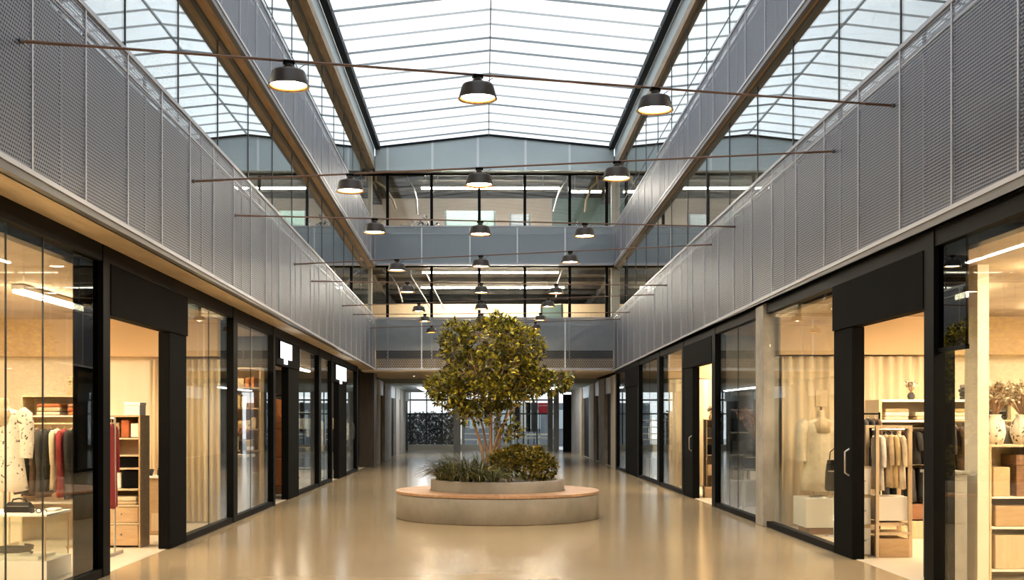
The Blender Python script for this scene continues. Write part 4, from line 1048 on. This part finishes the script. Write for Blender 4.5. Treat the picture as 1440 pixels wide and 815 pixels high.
# rear wall rack with dark clothes, shelf above
X0 = 5.25
rk = empty('wall_rack', (6.1,15.2,.004), 'wide pale wall rack with shelf and dark clothes in the first right shop', 'wall rack')
for x in (X0,6.15,7.0): MB().box(x-.02,x+.02,15.05,15.6,.004,1.85).build('upright', M['woodpale'], rk)
MB().box(X0,7.0,15.05,15.6,1.82,1.85).build('top_shelf', M['white'], rk, bevel=.003); MB().box(X0,7.0,15.05,15.6,1.55,1.58).build('shelf', M['white'], rk, bevel=.003)
MB().box(X0,7.0,15.58,15.6,.004,1.85).build('back_panel', M['cream'], rk)
MB().box(X0+.02,6.98,15.1,15.58,.26,.46).build('drawer', M['woodred'], rk, bevel=.006); MB().box(X0+.02,6.98,15.1,15.58,.004,.24).build('base_cabinet', M['woodpale'], rk, bevel=.006)
for z in (1.47,.98): MB().tube([(X0,15.3,z),(7.0,15.3,z)], .011, 8).build('hanging_rail', M['steel'], rk)
for k in range(11):
    x = X0+.1+.145*k+(.04 if k > 5 else 0); c = ('black','charcoal','brown','black','black','charcoal','black','brown','charcoal','black','grey')[k]
    garment('hanging_garment',(x,15.3,1.42),.18,.42,.058,c,'%s shirt, %s on the upper rail of the pale wall rack' % (c,ORD[k]),'shirts on the upper rail','y',.5,1.47,seed=90+k)
for k in range(9):
    x = X0+.12+.17*k+(.06 if k > 4 else 0); c = ('black','black','charcoal','black','charcoal','black','black','charcoal','black')[k]
    garment('hanging_trousers',(x,15.3,.94),.17,.44,.06,c,'%s garment, %s on the lower rail of the pale wall rack' % (c,ORD[k]),'garments on the lower rail','y',0,.98,seed=110+k)
for k in range(4):
    folded(X0+.25+.42*k+(.05 if k > 1 else 0),15.3,1.582,(('cream','white','beige'),('beige','cream'),('white','cream','sand'),('charcoal','black','grey'))[k],.32,.3,'%s folded top, %s from the bottom of the '+ORD[k]+' pile on the wall rack')
vase_flowers(5.75,15.3,1.851,'small vase of dried flowers on top of the pale wall rack','charcoal',M['drypale'],.05,.1,.14,20,.4)
folded(6.6,15.3,1.851,('charcoal','black','charcoal','grey'),.3,.3,'%s folded top, %s in the dark pile on the wall rack top')
# nearer rack seen through narrow pane: dark blouses on a rail
rail(5.05,6.1,12.6,1.57,'steel rail of dark blouses behind the narrow right pane','woodpale')
for k in range(9):
    c = ('charcoal','brown','charcoal','black','grey','charcoal','olive','cream','white')[k]
    garment('hanging_garment',(5.12+.112*k,12.6,1.51),.17,.52,.05,c,'%s blouse, %s from the doorway on the rail behind the narrow pane' % (c,ORD[k]),'blouses behind the narrow pane','y',.5,1.57,seed=130+k)
r = empty('plinth', (4.57,11.25,.004), 'grey brown block plinth behind the narrow right pane', 'plinth')
MB().box(4.42,4.72,11.1,11.45,.004,1.06).build('body', M['conc'], r, bevel=.008); MB().box(4.40,4.74,11.08,11.47,1.06,1.085).build('top', M['conc'], r)
r = empty('basket', (5.4,12.05,.004), 'stack base with wicker drawers behind the narrow pane', 'wicker drawers')
MB().box(4.95,5.3,11.85,12.2,.004,.62).build('frame', M['woodpale'], r, bevel=.006)
for k,z in enumerate((.66,.86)):
    stuff_box('wicker_basket',4.97,5.28,11.87,12.18,.621+.2*k,.81+.2*k,'wicker','%s wicker basket on the pale block behind the narrow pane' % ('lower','upper')[k],'basket',lid='wicker')
# column panel and display shelf with plants at right edge
struct('pillar', MB().box(4.82,4.93,11.1,11.4,.004,3.1), M['cream'], 'cream column inside the first right shop', 'column')
shelf_unit(4.98,5.72,11.2,11.6,(.10,.52,.82),1.34,'woodpale','pale display shelf at the right picture edge',back=True)
vase_flowers(5.12,11.38,1.34,'flecked vase of fluffy dried grasses on the right edge shelf','fleck',M['drypale'],.10,.3,.3,80,.4)
vase_flowers(5.40,11.40,1.34,'second larger vase of pale dried flowers on the right edge shelf','fleck',M['drypale'],.12,.3,.34,80,.45)
stuff_box('wicker_basket',5.26,5.66,11.23,11.56,.831,1.24,'wicker','red brown wicker basket on the upper level of the right edge shelf','basket',lid='wicker')
stuff_box('storage_box',5.03,5.2,11.23,11.56,.831,1.12,'tan','tan box beside the wicker basket on the right edge shelf','box')
stuff_box('wooden_crate',5.05,5.6,11.23,11.56,.531,.74,'wood','wooden crate on the middle level of the right edge shelf','crate')
stuff_box('wooden_crate',5.05,5.64,11.23,11.56,.111,.45,'woodpale','pale crate at the bottom of the right edge shelf','crate')
# ---- second right shop: black table, dried flowers
r = empty('round_table', (4.72,19.5,.004), 'round black table behind the second right shop window', 'table')
MB().lathe([(0,.72),(.44,.72),(.46,.735),(.44,.75),(0,.75)], (4.72,19.5,0), 40).build('tabletop', M['black'], r)
for a in range(4):
    q = a*PI/2+.5; MB().tube([(4.72+.3*math.cos(q),19.5+.3*math.sin(q),.72),(4.72+.36*math.cos(q),19.5+.36*math.sin(q),.4),(4.72+.38*math.cos(q),19.5+.38*math.sin(q),.004)], .014, 8).build('leg', M['steel'], r)
vase_flowers(4.68,19.6,.75,'large dark vase of rust coloured dried branches on the black table','charcoal',M['dry'],.17,.5,.55,90,.38)
bag(4.56,19.3,.751,.3,.3,.14,'black','black bag leaning on the round black table','x')
stuff_box('gift_box',4.76,4.94,19.24,19.36,.751,.9,'tan','tan box on the round black table','box')
shelf_unit(4.34,5.3,20.1,20.5,(.5,.95,1.35,1.75),2.1,'mull','dark metal shelf unit at the rear of the second right shop',board='steel',back=False)
for k,(x,z,c) in enumerate(((4.4,.511,'grey'),(4.72,.511,'white'),(4.4,.961,'charcoal'),(4.75,.961,'grey'),(4.42,1.361,'black'),(4.78,1.361,'white'),(4.5,1.761,'charcoal'))):
    stuff_box('storage_box',x,x+.26,20.14,20.44,z,z+.24,c,'%s box on the %s shelf of the dark metal unit, %s along' % (c,ORD[[.511,.961,1.361,1.761].index(z)],ORD[k%2]),'box')
# ---- third right shop
shelf_unit(4.54,4.80,23.2,23.5,(.45,.85,1.2),1.58,'wood','slim wooden shelf seen through the second right doorway',board='woodpale')
for k,(z,c) in enumerate(((.461,'tan'),(.861,'black'),(1.211,'charcoal'))):
    stuff_box('storage_box',4.575,4.765,23.22,23.46,z,z+.2,c,'%s box on the slim wooden shelf through the second right doorway' % c,'box')
stuff_box('wooden_crate',4.45,4.78,22.9,23.12,.004,.22,'wood','wooden crate on the floor before the slim shelf','crate')
vase_flowers(4.67,23.35,1.58,'small dried bunch on top of the slim wooden shelf','beige',M['drypale'],.05,.1,.14,16,.3)
curtain(4.36,6.8,26.75,.02,2.52,M['curtain'],'ochre curtain behind the warmly lit right window',60)
r = empty('clothes_rail', (4.8,25.8,.004), 'empty brass display frame behind the warm right window', 'display frame')
MB().tube([(4.4,25.8,.004),(4.4,25.8,1.05),(4.8,25.8,1.05),(4.8,25.8,.004)], .014, 8).build('frame', M['wood'], r)
# ---- fourth right shop
for k,y in enumerate((28.2,29.4)):
    mannequin(4.52,y+.9,.004,1.5,(CM['white'],CM['black'])[k],'mannequin in a %s coat in the far right shop window' % ('white','black')[k],.19,.9,150+k)
shelf_unit(4.4,5.0,31.6,32.0,(.5,1.0,1.5),2.0,'white','white shelf unit in the far right shop',board='white')
for k,(z,c) in enumerate(((.511,'black'),(1.011,'grey'),(1.511,'charcoal'))):
    stuff_box('storage_box',4.48,4.92,31.65,31.95,z,z+.3,c,'%s box on the %s shelf of the white unit, far right shop' % (c,ORD[k]),'box')

# ------------------------------------------------------------------ world, camera, render look
wd = bpy.data.worlds.new('sky'); SC.world = wd; wd.use_nodes = True
t = wd.node_tree; bg = t.nodes['Background']; bg.inputs[0].default_value = (.90,.955,1.0,1); bg.inputs[1].default_value = 1.15
cam = bpy.data.cameras.new('camera'); co = bpy.data.objects.new('camera', cam); C.objects.link(co); SC.camera = co
co.location = (0,0,1.6); co.rotation_euler = (PI/2,0,0); cam.sensor_fit = 'HORIZONTAL'; cam.sensor_width = 36; cam.lens = 40
cam.shift_x = 40/1440; cam.shift_y = (588-407.5)/1440; cam.clip_end = 300
vs = SC.view_settings; vs.view_transform = 'Standard'; vs.look = 'None'; vs.gamma = 1; vs.use_curve_mapping = False; vs.exposure = 0.8
cy = SC.cycles; cy.use_denoising = True; cy.max_bounces = 10; cy.diffuse_bounces = 5; cy.glossy_bounces = 5; cy.transparent_max_bounces = 24
cy.sample_clamp_indirect = 6; cy.caustics_reflective = False; cy.caustics_refractive = False
